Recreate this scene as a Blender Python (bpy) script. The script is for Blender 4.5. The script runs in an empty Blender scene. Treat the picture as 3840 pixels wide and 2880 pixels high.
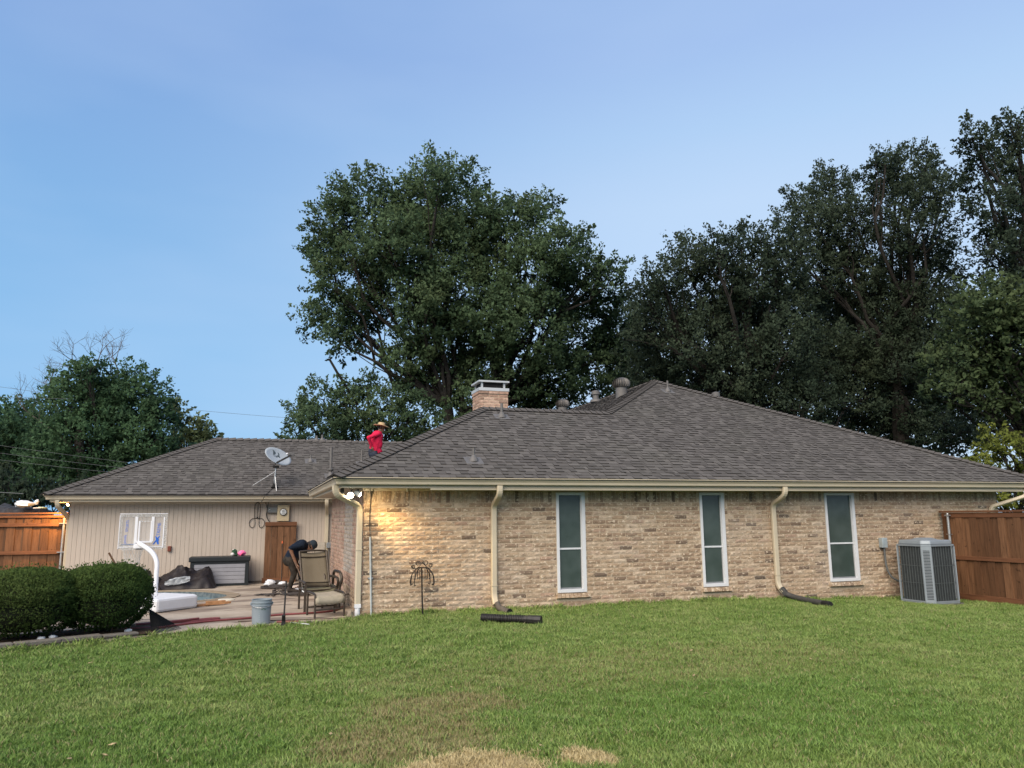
import bpy, bmesh, math, random
import numpy as np
from mathutils import Vector, Matrix, noise, geometry
random.seed(7); np.random.seed(7)
R = math.radians
scene = bpy.context.scene
COL = scene.collection

# ------------------------------------------------------------------ camera, sky, sun, exposure
cd = bpy.data.cameras.new('camera'); cam = bpy.data.objects.new('camera', cd); COL.objects.link(cam)
cd.sensor_width = 36.0; cd.lens = 27.04; cd.clip_start = 0.05; cd.clip_end = 2000.0
CF = Vector((0.3071, 0.9362, 0.1720)).normalized(); CR = Vector((0.9507, -0.3101, -0.0089)); CU = CR.cross(CF).normalized(); CR = CF.cross(CU).normalized()
M = Matrix((CR, CU, -CF)).transposed().to_4x4(); M.translation = Vector((-1.687, -13.207, 1.57))
cam.matrix_world = M; scene.camera = cam

SUN_EL, SUN_AZ = R(40), R(222)      # low evening light from behind the photographer
world = bpy.data.worlds.new('World'); scene.world = world; world.use_nodes = True
wt = world.node_tree; wn = wt.nodes; wl = wt.links
for n_ in list(wn): wn.remove(n_)
w_out = wn.new('ShaderNodeOutputWorld'); w_bg = wn.new('ShaderNodeBackground'); w_sky = wn.new('ShaderNodeTexSky')
w_sky.sky_type = 'NISHITA'; w_sky.sun_disc = False; w_sky.sun_elevation = SUN_EL; w_sky.sun_rotation = SUN_AZ
w_sky.air_density = 1.0; w_sky.dust_density = 0.6; w_sky.ozone_density = 1.6
w_bg.inputs['Strength'].default_value = 0.10
# evening sky: the physical sky evened out by a thin high veil, a little paler high up and towards the right
w_geo = wn.new('ShaderNodeTexCoord'); w_sep = wn.new('ShaderNodeSeparateXYZ'); wl.new(w_geo.outputs['Generated'], w_sep.inputs[0])
def sky_ramp(stops):
    r = wn.new('ShaderNodeValToRGB'); e = r.color_ramp.elements
    while len(e) < len(stops): e.new(.5)
    for k, (p, c) in enumerate(stops): e[k].position = p; e[k].color = (*c, 1)
    wl.new(w_sep.outputs['Z'], r.inputs[0]); return r
w_rl = sky_ramp([(0.0, (1.7, 3.9, 6.5)), (.20, (1.6, 3.8, 6.45)), (.36, (1.85, 3.65, 6.25)), (.52, (1.72, 3.08, 5.8)), (1.0, (1.3, 2.4, 5.0))])
w_rr = sky_ramp([(0.0, (4.4, 5.8, 7.5)), (.38, (4.2, 5.6, 7.5)), (.46, (3.55, 5.1, 7.3)), (.54, (3.0, 4.35, 6.9)), (1.0, (1.8, 3.0, 5.6))])
w_m1 = wn.new('ShaderNodeMapRange'); w_m1.inputs[1].default_value = -0.27; w_m1.inputs[2].default_value = 0.58; w_m1.interpolation_type = 'SMOOTHSTEP'
wl.new(w_sep.outputs['X'], w_m1.inputs[0])
w_mx = wn.new('ShaderNodeMix'); w_mx.data_type = 'RGBA'
wl.new(w_m1.outputs[0], w_mx.inputs[0]); wl.new(w_rl.outputs[0], w_mx.inputs[6]); wl.new(w_rr.outputs[0], w_mx.inputs[7])
w_m2 = wn.new('ShaderNodeMix'); w_m2.data_type = 'RGBA'; w_m2.inputs[0].default_value = 0.9
# faint high cirrus
w_sc = wn.new('ShaderNodeVectorMath'); w_sc.operation = 'MULTIPLY'; w_sc.inputs[1].default_value = (1.0, 1.0, 3.2); wl.new(w_geo.outputs['Generated'], w_sc.inputs[0])
w_nz = wn.new('ShaderNodeTexNoise'); w_nz.inputs['Scale'].default_value = 1.7; w_nz.inputs['Detail'].default_value = 4; w_nz.inputs['Roughness'].default_value = .5; wl.new(w_sc.outputs[0], w_nz.inputs['Vector'])
w_cr = wn.new('ShaderNodeMapRange'); w_cr.inputs[1].default_value = .45; w_cr.inputs[2].default_value = .75; w_cr.inputs[4].default_value = .30; wl.new(w_nz.outputs[0], w_cr.inputs[0])
w_cl = wn.new('ShaderNodeMix'); w_cl.data_type = 'RGBA'; w_cl.inputs[7].default_value = (4.3, 5.5, 7.4, 1); wl.new(w_cr.outputs[0], w_cl.inputs[0]); wl.new(w_mx.outputs[2], w_cl.inputs[6])
wl.new(w_sky.outputs[0], w_m2.inputs[6]); wl.new(w_cl.outputs[2], w_m2.inputs[7])
wl.new(w_m2.outputs[2], w_bg.inputs['Color']); wl.new(w_bg.outputs[0], w_out.inputs[0])

sd = bpy.data.lights.new('sun', 'SUN'); sun = bpy.data.objects.new('sun', sd); COL.objects.link(sun)
sd.energy = 4.0; sd.angle = R(60); sd.color = (1.0, 0.86, 0.70)
sdir = Vector((math.sin(SUN_AZ) * math.cos(SUN_EL), math.cos(SUN_AZ) * math.cos(SUN_EL), math.sin(SUN_EL)))
sun.rotation_euler = sdir.to_track_quat('Z', 'Y').to_euler(); sun.location = (8, -30, 25)
vs = scene.view_settings; vs.view_transform = 'Standard'; vs.look = 'None'; vs.gamma = 1.0; vs.use_curve_mapping = False; vs.exposure = 0.42
scene.render.engine = 'CYCLES'
cy = scene.cycles; cy.max_bounces = 5; cy.diffuse_bounces = 3; cy.glossy_bounces = 2; cy.transmission_bounces = 2; cy.transparent_max_bounces = 4
cy.use_denoising = True; cy.sample_clamp_indirect = 4.0; cy.caustics_reflective = False; cy.caustics_refractive = False

# ------------------------------------------------------------------ materials
class NT:
    def __init__(s, name):
        s.m = bpy.data.materials.new(name); s.m.use_nodes = True; s.t = s.m.node_tree
        s.b = s.t.nodes['Principled BSDF']; s.geo = None
    def new(s, ty, **kw):
        n = s.t.nodes.new(ty)
        for k, v in kw.items(): setattr(n, k, v)
        return n
    def put(s, sock, v):
        if isinstance(v, bpy.types.NodeSocket): s.t.links.new(v, sock)
        elif isinstance(v, (tuple, list)) and len(v) == 3 and len(sock.default_value) == 4: sock.default_value = (*v, 1)
        else: sock.default_value = v
    def pos(s):
        if not s.geo: s.geo = s.new('ShaderNodeNewGeometry')
        return s.geo.outputs['Position']
    def island(s):
        s.pos(); return s.geo.outputs['Random Per Island']
    def objrand(s): return s.new('ShaderNodeObjectInfo').outputs['Random']
    def scale(s, v, sc):
        n = s.new('ShaderNodeVectorMath', operation='MULTIPLY'); s.put(n.inputs[0], v); n.inputs[1].default_value = sc; return n.outputs[0]
    def noise(s, sc, detail=3, vec=None, rough=.55, out='Fac'):
        n = s.new('ShaderNodeTexNoise'); s.put(n.inputs['Vector'], vec if vec else s.pos()); n.inputs['Scale'].default_value = sc
        n.inputs['Detail'].default_value = detail; n.inputs['Roughness'].default_value = rough; return n.outputs[out]
    def math(s, op, a, b=0.0, clamp=False):
        n = s.new('ShaderNodeMath', operation=op); n.use_clamp = clamp; s.put(n.inputs[0], a); s.put(n.inputs[1], b); return n.outputs[0]
    def rng(s, v, a, b, c=0.0, d=1.0):
        n = s.new('ShaderNodeMapRange'); s.put(n.inputs[0], v); n.inputs[1].default_value = a; n.inputs[2].default_value = b
        n.inputs[3].default_value = c; n.inputs[4].default_value = d; return n.outputs[0]
    def mix(s, f, a, b, mode='MIX'):
        n = s.new('ShaderNodeMix', data_type='RGBA', blend_type=mode); s.put(n.inputs[0], f); s.put(n.inputs[6], a); s.put(n.inputs[7], b); return n.outputs[2]
    def ramp(s, f, stops, interp='LINEAR'):
        n = s.new('ShaderNodeValToRGB'); n.color_ramp.interpolation = interp; s.put(n.inputs[0], f); e = n.color_ramp.elements
        while len(e) < len(stops): e.new(0.5)
        for i, (p, c) in enumerate(stops): e[i].position = p; e[i].color = (*c, 1)
        return n.outputs[0]
    def bump(s, h, dist, strength=1.0):
        n = s.new('ShaderNodeBump'); n.inputs['Strength'].default_value = strength; n.inputs['Distance'].default_value = dist
        s.put(n.inputs['Height'], h); s.put(s.b.inputs['Normal'], n.outputs[0])
    def fin(s, col, rough=.8, metal=0.0, spec=.3):
        s.put(s.b.inputs['Base Color'], col); s.put(s.b.inputs['Roughness'], rough); s.b.inputs['Metallic'].default_value = metal
        s.b.inputs['Specular IOR Level'].default_value = spec; return s.m

def simple(name, col, rough=.7, metal=0.0, var=.14, sc=9.0, bump=0.0, spec=.35, dirt=0.0):
    t = NT(name); n = t.noise(sc, 4)
    c = t.mix(t.rng(n, .3, .7), tuple(x * (1 - var) for x in col), tuple(min(1, x * (1 + var)) for x in col))
    if dirt: c = t.mix(t.rng(t.noise(sc * .23, 5), .52, .75, 0, dirt), c, (.10, .085, .065))
    if bump: t.bump(t.noise(sc * 6, 3), bump)
    return t.fin(c, rough, metal, spec)

def emis(name, col, st):
    t = NT(name); t.b.inputs['Emission Color'].default_value = (*col, 1); t.b.inputs['Emission Strength'].default_value = st
    return t.fin((.8, .8, .8), .4)

def brick_mat(name, stops, chip=(.66, .55, .41), chipamt=.575, pale=0.0):
    t = NT(name)
    r = t.math('FRACT', t.math('ADD', t.island(), t.math('MULTIPLY', t.objrand(), 7.31)))
    base = t.ramp(r, stops)
    v = t.scale(t.pos(), (1.0, 1.0, 1.6))
    n1 = t.noise(9, 4, v, .6); n2 = t.noise(14, 4, v, .62)
    base = t.mix(t.rng(n1, .34, .60), t.mix(.42, base, (.11, .075, .05)), base)
    base = t.mix(t.rng(n2, chipamt - .02, chipamt + .04, 0, .85), base, chip)
    base = t.mix(t.rng(t.noise(15, 3, v), .62, .68, 0, .7), base, (.11, .075, .05))
    base = t.mix(t.rng(t.noise(.9, 4), .52, .72, 0, .3), base, (.42, .38, .33))
    t.bump(n2, .012, 1.0)
    return t.fin(base, .9, 0, .15)

BR = brick_mat('tan_brick', [(0, (.12, .095, .075)), (.025, (.18, .13, .095)), (.08, (.30, .213, .145)), (.25, (.37, .265, .178)), (.55, (.425, .315, .212)), (.75, (.475, .362, .253)), (.9, (.54, .425, .31)), (1, (.385, .255, .18))])
BRP = brick_mat('pink_brick', [(0, (.28, .19, .145)), (.15, (.42, .27, .20)), (.6, (.50, .33, .25)), (1, (.55, .39, .30))], (.55, .43, .34), .66)
BRW = brick_mat('pale_brick', [(0, (.36, .31, .26)), (.4, (.44, .38, .32)), (1, (.50, .45, .39))], (.56, .52, .46), .62)
MORT = simple('mortar', (.52, .42, .30), .95, 0, .12, 20, .002, .1)
SH = NT('roof_shingle')
r_ = SH.math('FRACT', SH.math('ADD', SH.island(), SH.math('MULTIPLY', SH.objrand(), 5.77)))
c_ = SH.ramp(r_, [(0, (.080, .074, .068)), (.3, (.092, .085, .078)), (.55, (.106, .098, .090)), (.8, (.122, .113, .104)), (1, (.140, .130, .119))])
c_ = SH.mix(SH.rng(SH.noise(160, 2), .3, .7, 0, .45), c_, (.07, .065, .06)); c_ = SH.mix(SH.rng(SH.noise(.8, 4), .45, .7, 0, .15), c_, (.12, .12, .095))
SH.bump(SH.noise(220, 2), .002, .7); SH = SH.fin(c_, .95, 0, .12)
SHE = simple('asphalt_shadow_edge', (.022, .02, .019), .95, 0, .2, 30)  # black asphalt core, also painted in as the shadow line under each tab
CAP = simple('ridge_shingle', (.10, .092, .084), .95, 0, .25, 60, .002, .12)
UNDER = simple('roof_deck', (.045, .042, .04), .95)
TRIM = simple('cream_trim', (.50, .435, .32), .45, 0, .05, 2.0, 0, .4, .18)
SOFF = simple('soffit_paint', (.56, .49, .39), .7, 0, .06, 3)
DSP = simple('cream_downspout', (.53, .46, .335), .42, 0, .05, 3, 0, .45, .12)
t = NT('siding_paint'); c_ = t.mix(t.rng(t.noise(2.2, 5, t.scale(t.pos(), (3, 3, .5))), .3, .7), (.455, .388, .32), (.515, .443, .37))
c_ = t.mix(t.rng(t.noise(70, 3, t.scale(t.pos(), (1, 1, .06))), .45, .7, 0, .22), c_, (.37, .31, .25)); t.bump(t.noise(90, 3, t.scale(t.pos(), (1, 1, .05))), .002, .6)
SIDE = t.fin(c_, .8, 0, .2)
WHITE = simple('white_vinyl', (.62, .635, .65), .35, 0, .03, 4)
t = NT('solar_screen'); wv = t.noise(900, 1); c_ = t.mix(t.rng(wv, .35, .65), (.032, .048, .042), (.055, .078, .068)); c_ = t.mix(t.rng(t.noise(2.5, 2), .35, .65), c_, (.065, .088, .08))
SCREEN = t.fin(c_, .22, 0, .5)
GALV = simple('galvanised_steel', (.42, .44, .45), .42, .75, .12, 14)
GREYV = simple('vent_paint', (.13, .124, .118), .6, .1, .12, 12)
DARKV = simple('vent_dark', (.10, .095, .09), .5, .3, .2, 12)
def wood(name, a, b, rough=.75, along=(9, 9, .8)):
    t = NT(name); v = t.scale(t.pos(), along)
    r = t.math('FRACT', t.math('ADD', t.island(), t.math('MULTIPLY', t.objrand(), 3.91)))
    c = t.mix(r, a, b); n = t.noise(3.2, 5, v, .65)
    c = t.mix(t.rng(n, .42, .72, 0, .7), c, tuple(x * .42 for x in a)); c = t.mix(t.rng(t.noise(9, 2), .66, .72, 0, .6), c, tuple(x * .25 for x in a))
    t.bump(n, .004, .5); return t.fin(c, rough, 0, .2)
CEDAR = wood('stained_cedar', (.115, .056, .028), (.20, .10, .05))
CEDARX = wood('stained_cedar_rail', (.15, .066, .033), (.20, .09, .045), .75, (.8, .8, 9))
PLANK = wood('fresh_lumber', (.42, .20, .09), (.5, .27, .13), .75, (1.2, 7, 7))
BLACKP = simple('black_plastic', (.012, .0115, .011), .65, 0, .3, 12)
IRON = simple('wrought_iron', (.022, .02, .019), .5, .5, .25, 20)
BRONZE = simple('bronze_frame', (.055, .043, .033), .45, .3, .2, 12)
RUBR = simple('red_hose_rubber', (.19, .05, .05), .5, 0, .2, 8)
WPL = simple('white_plastic', (.68, .69, .71), .4, 0, .03, 5)
CONC = NT('patio_concrete')
c_ = CONC.mix(CONC.rng(CONC.noise(1.1, 6, None, .62), .35, .65), (.34, .275, .205), (.46, .39, .305))
c_ = CONC.mix(CONC.rng(CONC.noise(.75, 5, CONC.scale(CONC.pos(), (.55, 1.5, 1))), .50, .56, 0, .7), c_, (.15, .11, .085))
c_ = CONC.mix(CONC.rng(CONC.noise(2.6, 5, CONC.scale(CONC.pos(), (.5, 1.3, 1))), .59, .62, 0, .75), c_, (.085, .065, .055))
c_ = CONC.mix(CONC.rng(CONC.noise(60, 3), .4, .7, 0, .25), c_, (.22, .18, .14)); CONC.bump(CONC.noise(35, 4), .004, .5); CONC = CONC.fin(c_, .85, 0, .2)
SOIL = simple('soil', (.075, .052, .035), .95, 0, .4, 12, .01, .1)

# ------------------------------------------------------------------ mesh builder
class MB:
    def __init__(s): s.v = []; s.f = []; s.mi = []
    def add(s, vs, fs, mi=0):
        o = len(s.v); s.v += [tuple(v) for v in vs]; s.f += [tuple(i + o for i in f) for f in fs]; s.mi += [mi] * len(fs); return s
    def box(s, x0, x1, y0, y1, z0, z1, mi=0, rot=None, piv=None):
        vs = [Vector((x, y, z)) for z in (z0, z1) for y in (y0, y1) for x in (x0, x1)]
        if rot is not None:
            p = Vector(piv) if piv else Vector(((x0 + x1) / 2, (y0 + y1) / 2, (z0 + z1) / 2)); vs = [rot @ (v - p) + p for v in vs]
        return s.add(vs, [(0, 2, 3, 1), (4, 5, 7, 6), (0, 1, 5, 4), (2, 6, 7, 3), (0, 4, 6, 2), (1, 3, 7, 5)], mi)
    def beam(s, a, b, w, h, up=(0, 0, 1), mi=0):
        a = Vector(a); b = Vector(b); d = (b - a).normalized(); u = Vector(up)
        x = d.cross(u); x = x.normalized() if x.length > 1e-4 else d.cross(Vector((1, 0, 0))).normalized(); z = x.cross(d).normalized()
        vs = [p + x * (i * w / 2) + z * (j * h / 2) for p in (a, b) for i, j in ((-1, -1), (1, -1), (1, 1), (-1, 1))]
        return s.add(vs, [(3, 2, 1, 0), (4, 5, 6, 7), (0, 1, 5, 4), (1, 2, 6, 5), (2, 3, 7, 6), (3, 0, 4, 7)], mi)
    def tube(s, path, r, n=8, caps=True, mi=0):
        P = [Vector(p) for p in path]; rs = r if isinstance(r, (list, tuple)) else [r] * len(P); ref = None; vs = []
        for i, p in enumerate(P):
            d = (P[min(i + 1, len(P) - 1)] - P[max(i - 1, 0)]).normalized()
            if ref is None: ref = d.orthogonal().normalized()
            ref = (ref - d * ref.dot(d)); ref = ref.normalized() if ref.length > 1e-6 else d.orthogonal().normalized(); q = d.cross(ref)
            vs += [p + (ref * math.cos(2 * math.pi * k / n) + q * math.sin(2 * math.pi * k / n)) * rs[i] for k in range(n)]
        fs = [(i * n + k, i * n + (k + 1) % n, (i + 1) * n + (k + 1) % n, (i + 1) * n + k) for i in range(len(P) - 1) for k in range(n)]
        if caps: fs += [tuple(range(n - 1, -1, -1)), tuple((len(P) - 1) * n + k for k in range(n))]
        return s.add(vs, fs, mi)
    def lathe(s, prof, n=20, M=None, mi=0, caps=True):
        M = M or Matrix(); vs = [M @ Vector((r * math.cos(2 * math.pi * k / n), r * math.sin(2 * math.pi * k / n), z)) for r, z in prof for k in range(n)]
        fs = [(i * n + k, i * n + (k + 1) % n, (i + 1) * n + (k + 1) % n, (i + 1) * n + k) for i in range(len(prof) - 1) for k in range(n)]
        if caps: fs += [tuple(range(n - 1, -1, -1)), tuple((len(prof) - 1) * n + k for k in range(n))]
        return s.add(vs, fs, mi)
    def ball(s, c, r, n=10, mi=0):
        rr = r if isinstance(r, (tuple, list)) else (r, r, r); prof = [(math.sin(math.pi * i / n), -math.cos(math.pi * i / n)) for i in range(n + 1)]
        prof[0] = (.02, -1); prof[-1] = (.02, 1)
        return s.lathe(prof, n * 2, Matrix.Translation(c) @ Matrix.Diagonal((*rr, 1)), mi)
    def poly(s, pts, mi=0): return s.add(pts, [tuple(range(len(pts)))], mi)
    def prism(s, pts, vec, mi=0):
        n = len(pts); v = Vector(vec); P = [Vector(p) for p in pts]
        return s.add(P + [p + v for p in P], [tuple(range(n - 1, -1, -1)), tuple(range(n, 2 * n))] + [(i, (i + 1) % n, n + (i + 1) % n, n + i) for i in range(n)], mi)
    def mesh(s, name):
        m = bpy.data.meshes.new(name); m.from_pydata(s.v, [], s.f); m.update(); return m
    def build(s, name, mats, parent=None, smooth=False, bevel=0.0):
        m = s.mesh(name)
        for x in (mats if isinstance(mats, (list, tuple)) else [mats]): m.materials.append(x)
        if any(s.mi): m.polygons.foreach_set('material_index', s.mi)
        if smooth: m.polygons.foreach_set('use_smooth', [True] * len(m.polygons)); m.set_sharp_from_angle(angle=R(40))
        o = link(name, m, parent)
        if bevel:
            b = o.modifiers.new('Bevel', 'BEVEL'); b.width = bevel; b.segments = 2; b.limit_method = 'ANGLE'; b.angle_limit = R(40)
        return o

def link(name, data, parent=None):
    o = bpy.data.objects.new(name, data); COL.objects.link(o)
    if parent is not None:
        o.parent = parent; o.matrix_parent_inverse = Matrix.Translation(-parent.location)
    return o
def tag(o, label=None, cat=None, group=None, kind=None):
    for k, v in (('label', label), ('category', cat), ('group', group), ('kind', kind)):
        if v: o[k] = v
    return o
def thing(name, loc, label, cat, group=None):
    o = bpy.data.objects.new(name, None); COL.objects.link(o); o.location = loc; o.empty_display_size = .1; return tag(o, label, cat, group)
def np_mesh(name, V, F, mats, attr=None):
    V = np.asarray(V, np.float32); F = np.asarray(F, np.int32); m = bpy.data.meshes.new(name); k = F.shape[1]
    m.vertices.add(len(V)); m.vertices.foreach_set('co', V.ravel()); m.loops.add(F.size); m.loops.foreach_set('vertex_index', F.ravel())
    m.polygons.add(len(F)); m.polygons.foreach_set('loop_start', np.arange(0, F.size, k, dtype=np.int32)); m.polygons.foreach_set('loop_total', np.full(len(F), k, np.int32))
    if attr is not None:
        at_, cn_ = attr if isinstance(attr, tuple) else (attr, None)
        a = m.attributes.new('tint', 'FLOAT', 'FACE'); a.data.foreach_set('value', np.asarray(at_, np.float32))
        if cn_ is not None: a = m.attributes.new('spray', 'FLOAT_VECTOR', 'FACE'); a.data.foreach_set('vector', np.asarray(cn_, np.float32).ravel())
    m.update(calc_edges=True); m.validate()
    for x in (mats if isinstance(mats, (list, tuple)) else [mats]): m.materials.append(x)
    return m
def spline(pts, n=8, closed=False):
    P = [Vector(p) for p in pts]; out = []; L = len(P); rng = range(L if closed else L - 1)
    for i in rng:
        g = (lambda j: P[j % L]) if closed else (lambda j: P[max(0, min(L - 1, j))])
        a, b, c, d = g(i - 1), g(i), g(i + 1), g(i + 2)
        for k in range(n):
            t_ = k / n; out.append(.5 * ((2 * b) + (c - a) * t_ + (2 * a - 5 * b + 4 * c - d) * t_ ** 2 + (3 * b - a - 3 * c + d) * t_ ** 3))
    if not closed: out.append(P[-1])
    return out
# ------------------------------------------------------------------ ground, lawn, patio, pool
def zlawn(x, y):
    p = float(np.interp(x, [-10, 0, 1, 2.3, 3.5, 5.2, 7.2, 8.7, 11, 12.5, 22], [-.02, -.03, 0, .005, -.03, -.01, -.04, -.07, -.19, -.22, -.28]))
    w = math.exp(min(0, y) / 3.0); far = -.06 + .75 * min(0, p + .05)
    return p * w + far * (1 - w) + .018 * noise.noise((x * .5, y * .5, 3))
YBX = [-14, -9, -4.63, -3.15, -2.56, -1.85, -.9, -.16, -.02, 0, 22]; YBY = [-5.6, -3.5, -1.68, -1.0, -.75, -.58, -.45, -.24, -.08, .0, .0]
def yb(x): return float(np.interp(x, YBX, YBY))
def strip(xs, y0f, y1f, ny, zf):
    V = []; F = []
    for x in xs:
        a, b = y0f(x), y1f(x)
        for j in range(ny + 1): y = a + (b - a) * j / ny; V.append((x, y, zf(x, y)))
    for i in range(len(xs) - 1):
        for j in range(ny): k = i * (ny + 1) + j; F.append((k, k + ny + 1, k + ny + 2, k + 1))
    return V, F
g = MB(); N_ = 48
g.add([(300 * math.cos(2 * math.pi * k / N_), 20 + 300 * math.sin(2 * math.pi * k / N_), -.42) for k in range(N_)], [tuple(range(N_))])
GRD = simple('field_ground', (.06, .075, .03), .95, 0, .35, .5, 0, .1)
tag(g.build('ground', GRD), kind='structure')
LG = NT('lawn_soil')
def lawn_masks(t):
    P = t.pos(); sp = t.new('ShaderNodeSeparateXYZ'); t.put(sp.inputs[0], P); X, Y = sp.outputs[0], sp.outputs[1]
    nz = t.math('MULTIPLY', t.math('SUBTRACT', t.noise(3.0, 4), .5), 1.1)
    def blob(cx, cy, rx, ry):
        dx = t.math('DIVIDE', t.math('SUBTRACT', X, cx), rx); dy = t.math('DIVIDE', t.math('SUBTRACT', Y, cy), ry)
        d = t.math('SQRT', t.math('ADD', t.math('MULTIPLY', dx, dx), t.math('MULTIPLY', dy, dy))); return t.rng(t.math('ADD', d, nz), .75, 1.15, 1, 0)
    hard = t.math('MAXIMUM', blob(-.30, -8.02, .56, .36), blob(.55, -8.02, .22, .20))
    soft = t.math('MAXIMUM', t.math('MAXIMUM', blob(-.10, -6.25, .75, .45), blob(-.55, -7.2, .75, .6)), t.math('MULTIPLY', blob(2.3, -5.2, 3.2, 1.1), .30))
    lush = t.math('MAXIMUM', t.math('MAXIMUM', blob(2.6, -7.3, 1.9, 1.3), blob(-2.6, -6.9, 1.35, 1.2)), t.math('MULTIPLY', t.math('MAXIMUM', blob(-2.4, -2.6, 2.4, 1.0), blob(.9, -6.7, .8, .7)), .8))
    return hard, soft, lush, X, Y
hard, soft, lush, X_, Y_ = lawn_masks(LG)
c_ = LG.mix(LG.rng(LG.noise(2.0, 4), .3, .7), (.06, .105, .022), (.095, .135, .035)); c_ = LG.mix(LG.math('MULTIPLY', soft, .6), c_, (.16, .13, .065)); c_ = LG.mix(hard, c_, (.30, .225, .13))
LG.bump(LG.noise(40, 3), .02, .6); LG = LG.fin(c_, .95, 0, .1)
xs_ = sorted(set([round(v, 3) for v in np.linspace(-14, 22, 110)] + YBX))
V, F = strip(xs_, lambda x: -17.0, yb, 50, zlawn)
m = MB().add(V, F); tag(m.build('lawn', LG, smooth=True), kind='structure')

# grass blades: tufts scattered over the part of the lawn that the picture shows
GR = NT('grass_blade'); hard, soft, lush, X_, Y_ = lawn_masks(GR)
rI = GR.math('FRACT', GR.math('ADD', GR.island(), GR.math('MULTIPLY', GR.objrand(), 9.7)))
nA = GR.noise(.55, 4); nB = GR.noise(2.4, 3)
c_ = GR.mix(GR.rng(nA, .38, .62), (.165, .25, .053), (.27, .335, .10)); c_ = GR.mix(GR.rng(nB, .38, .62, 0, .8), c_, (.132, .218, .04)); c_ = GR.mix(GR.rng(GR.noise(1.1, 4), .52, .66, 0, .55), c_, (.285, .32, .12)); c_ = GR.mix(GR.math('MULTIPLY', lush, .8), c_, (.10, .205, .03))
c_ = GR.mix(GR.math('MULTIPLY', rI, .6), c_, (.25, .345, .095)); c_ = GR.mix(GR.math('LESS_THAN', GR.math('FRACT', GR.math('MULTIPLY', rI, 41.7)), .28), c_, (.065, .125, .024)); dry = GR.math('GREATER_THAN', rI, .94); c_ = GR.mix(dry, c_, (.33, .28, .15))
sel = GR.math('FRACT', GR.math('MULTIPLY', rI, 17.3))
c_ = GR.mix(GR.math('LESS_THAN', sel, GR.math('MULTIPLY', soft, .68)), c_, (.26, .225, .105)); c_ = GR.mix(GR.math('LESS_THAN', sel, GR.math('MULTIPLY', hard, 1.02)), c_, (.47, .385, .20))
GR = GR.fin(c_, .6, 0, .25)
tuft_col = bpy.data.collections.new('grass_tufts')
for k in range(6):
    tb = MB(); nb = 16
    for q in range(nb):
        a = random.uniform(0, 6.283); rad = .034 * math.sqrt(random.random()); bx, by = rad * math.cos(a), rad * math.sin(a)
        h = random.uniform(.022, .046); w = random.uniform(.0016, .0028); yaw = random.uniform(0, 6.283); ln = random.uniform(.2, 1.1) * h; la = random.uniform(0, 6.283)
        dx, dy = math.cos(yaw) * w, math.sin(yaw) * w; lx, ly = math.cos(la) * ln, math.sin(la) * ln
        tb.add([(bx - dx, by - dy, -.004), (bx + dx, by + dy, -.004), (bx + lx * .35 + dx * .8, by + ly * .35 + dy * .8, h * .6), (bx + lx * .35 - dx * .8, by + ly * .35 - dy * .8, h * .6), (bx + lx, by + ly, h)], [(0, 1, 2, 3), (3, 2, 4)])
    me = tb.mesh('grass_tuft'); me.materials.append(GR); tuft_col.objects.link(bpy.data.objects.new('grass_tuft', me))
def scatter(name, V, F, dens, seed, smin, smax):
    m = MB().add(V, F).mesh(name); o = link(name, m); ng = bpy.data.node_groups.new(name, 'GeometryNodeTree')
    ng.interface.new_socket('Geometry', in_out='INPUT', socket_type='NodeSocketGeometry'); ng.interface.new_socket('Geometry', in_out='OUTPUT', socket_type='NodeSocketGeometry')
    n = ng.nodes; l = ng.links; gi = n.new('NodeGroupInput'); go = n.new('NodeGroupOutput'); dp = n.new('GeometryNodeDistributePointsOnFaces'); dp.inputs['Density'].default_value = dens; dp.inputs['Seed'].default_value = seed
    ip = n.new('GeometryNodeInstanceOnPoints'); ci = n.new('GeometryNodeCollectionInfo'); ci.inputs['Collection'].default_value = tuft_col; ci.inputs['Separate Children'].default_value = True; ci.inputs['Reset Children'].default_value = True
    ip.inputs['Pick Instance'].default_value = True
    rv = n.new('FunctionNodeRandomValue'); rv.data_type = 'FLOAT_VECTOR'; rv.inputs[0].default_value = (-.12, -.12, 0); rv.inputs[1].default_value = (.12, .12, 6.283)
    rs = n.new('FunctionNodeRandomValue'); rs.data_type = 'FLOAT'; rs.inputs[2].default_value = smin; rs.inputs[3].default_value = smax; rs.inputs['Seed'].default_value = 4
    l.new(gi.outputs[0], dp.inputs['Mesh']); l.new(dp.outputs['Points'], ip.inputs['Points']); l.new(ci.outputs[0], ip.inputs['Instance']); l.new(rv.outputs[0], ip.inputs['Rotation']); nzt = n.new('ShaderNodeTexNoise'); nzt.inputs['Scale'].default_value = 3.2; nzt.inputs['Detail'].default_value = 3; mpr = n.new('ShaderNodeMapRange'); mpr.inputs[1].default_value = .32; mpr.inputs[2].default_value = .68; mpr.inputs[3].default_value = .6; mpr.inputs[4].default_value = 1.42; mul = n.new('ShaderNodeMath'); mul.operation = 'MULTIPLY'; l.new(nzt.outputs[0], mpr.inputs[0]); l.new(mpr.outputs[0], mul.inputs[0]); l.new(rs.outputs[1], mul.inputs[1]); l.new(mul.outputs[0], ip.inputs['Scale']); l.new(ip.outputs[0], go.inputs[0])
    md = o.modifiers.new('scatter', 'NODES'); md.node_group = ng; return o
zg_ = lambda x, y: zlawn(x, y)
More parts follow.
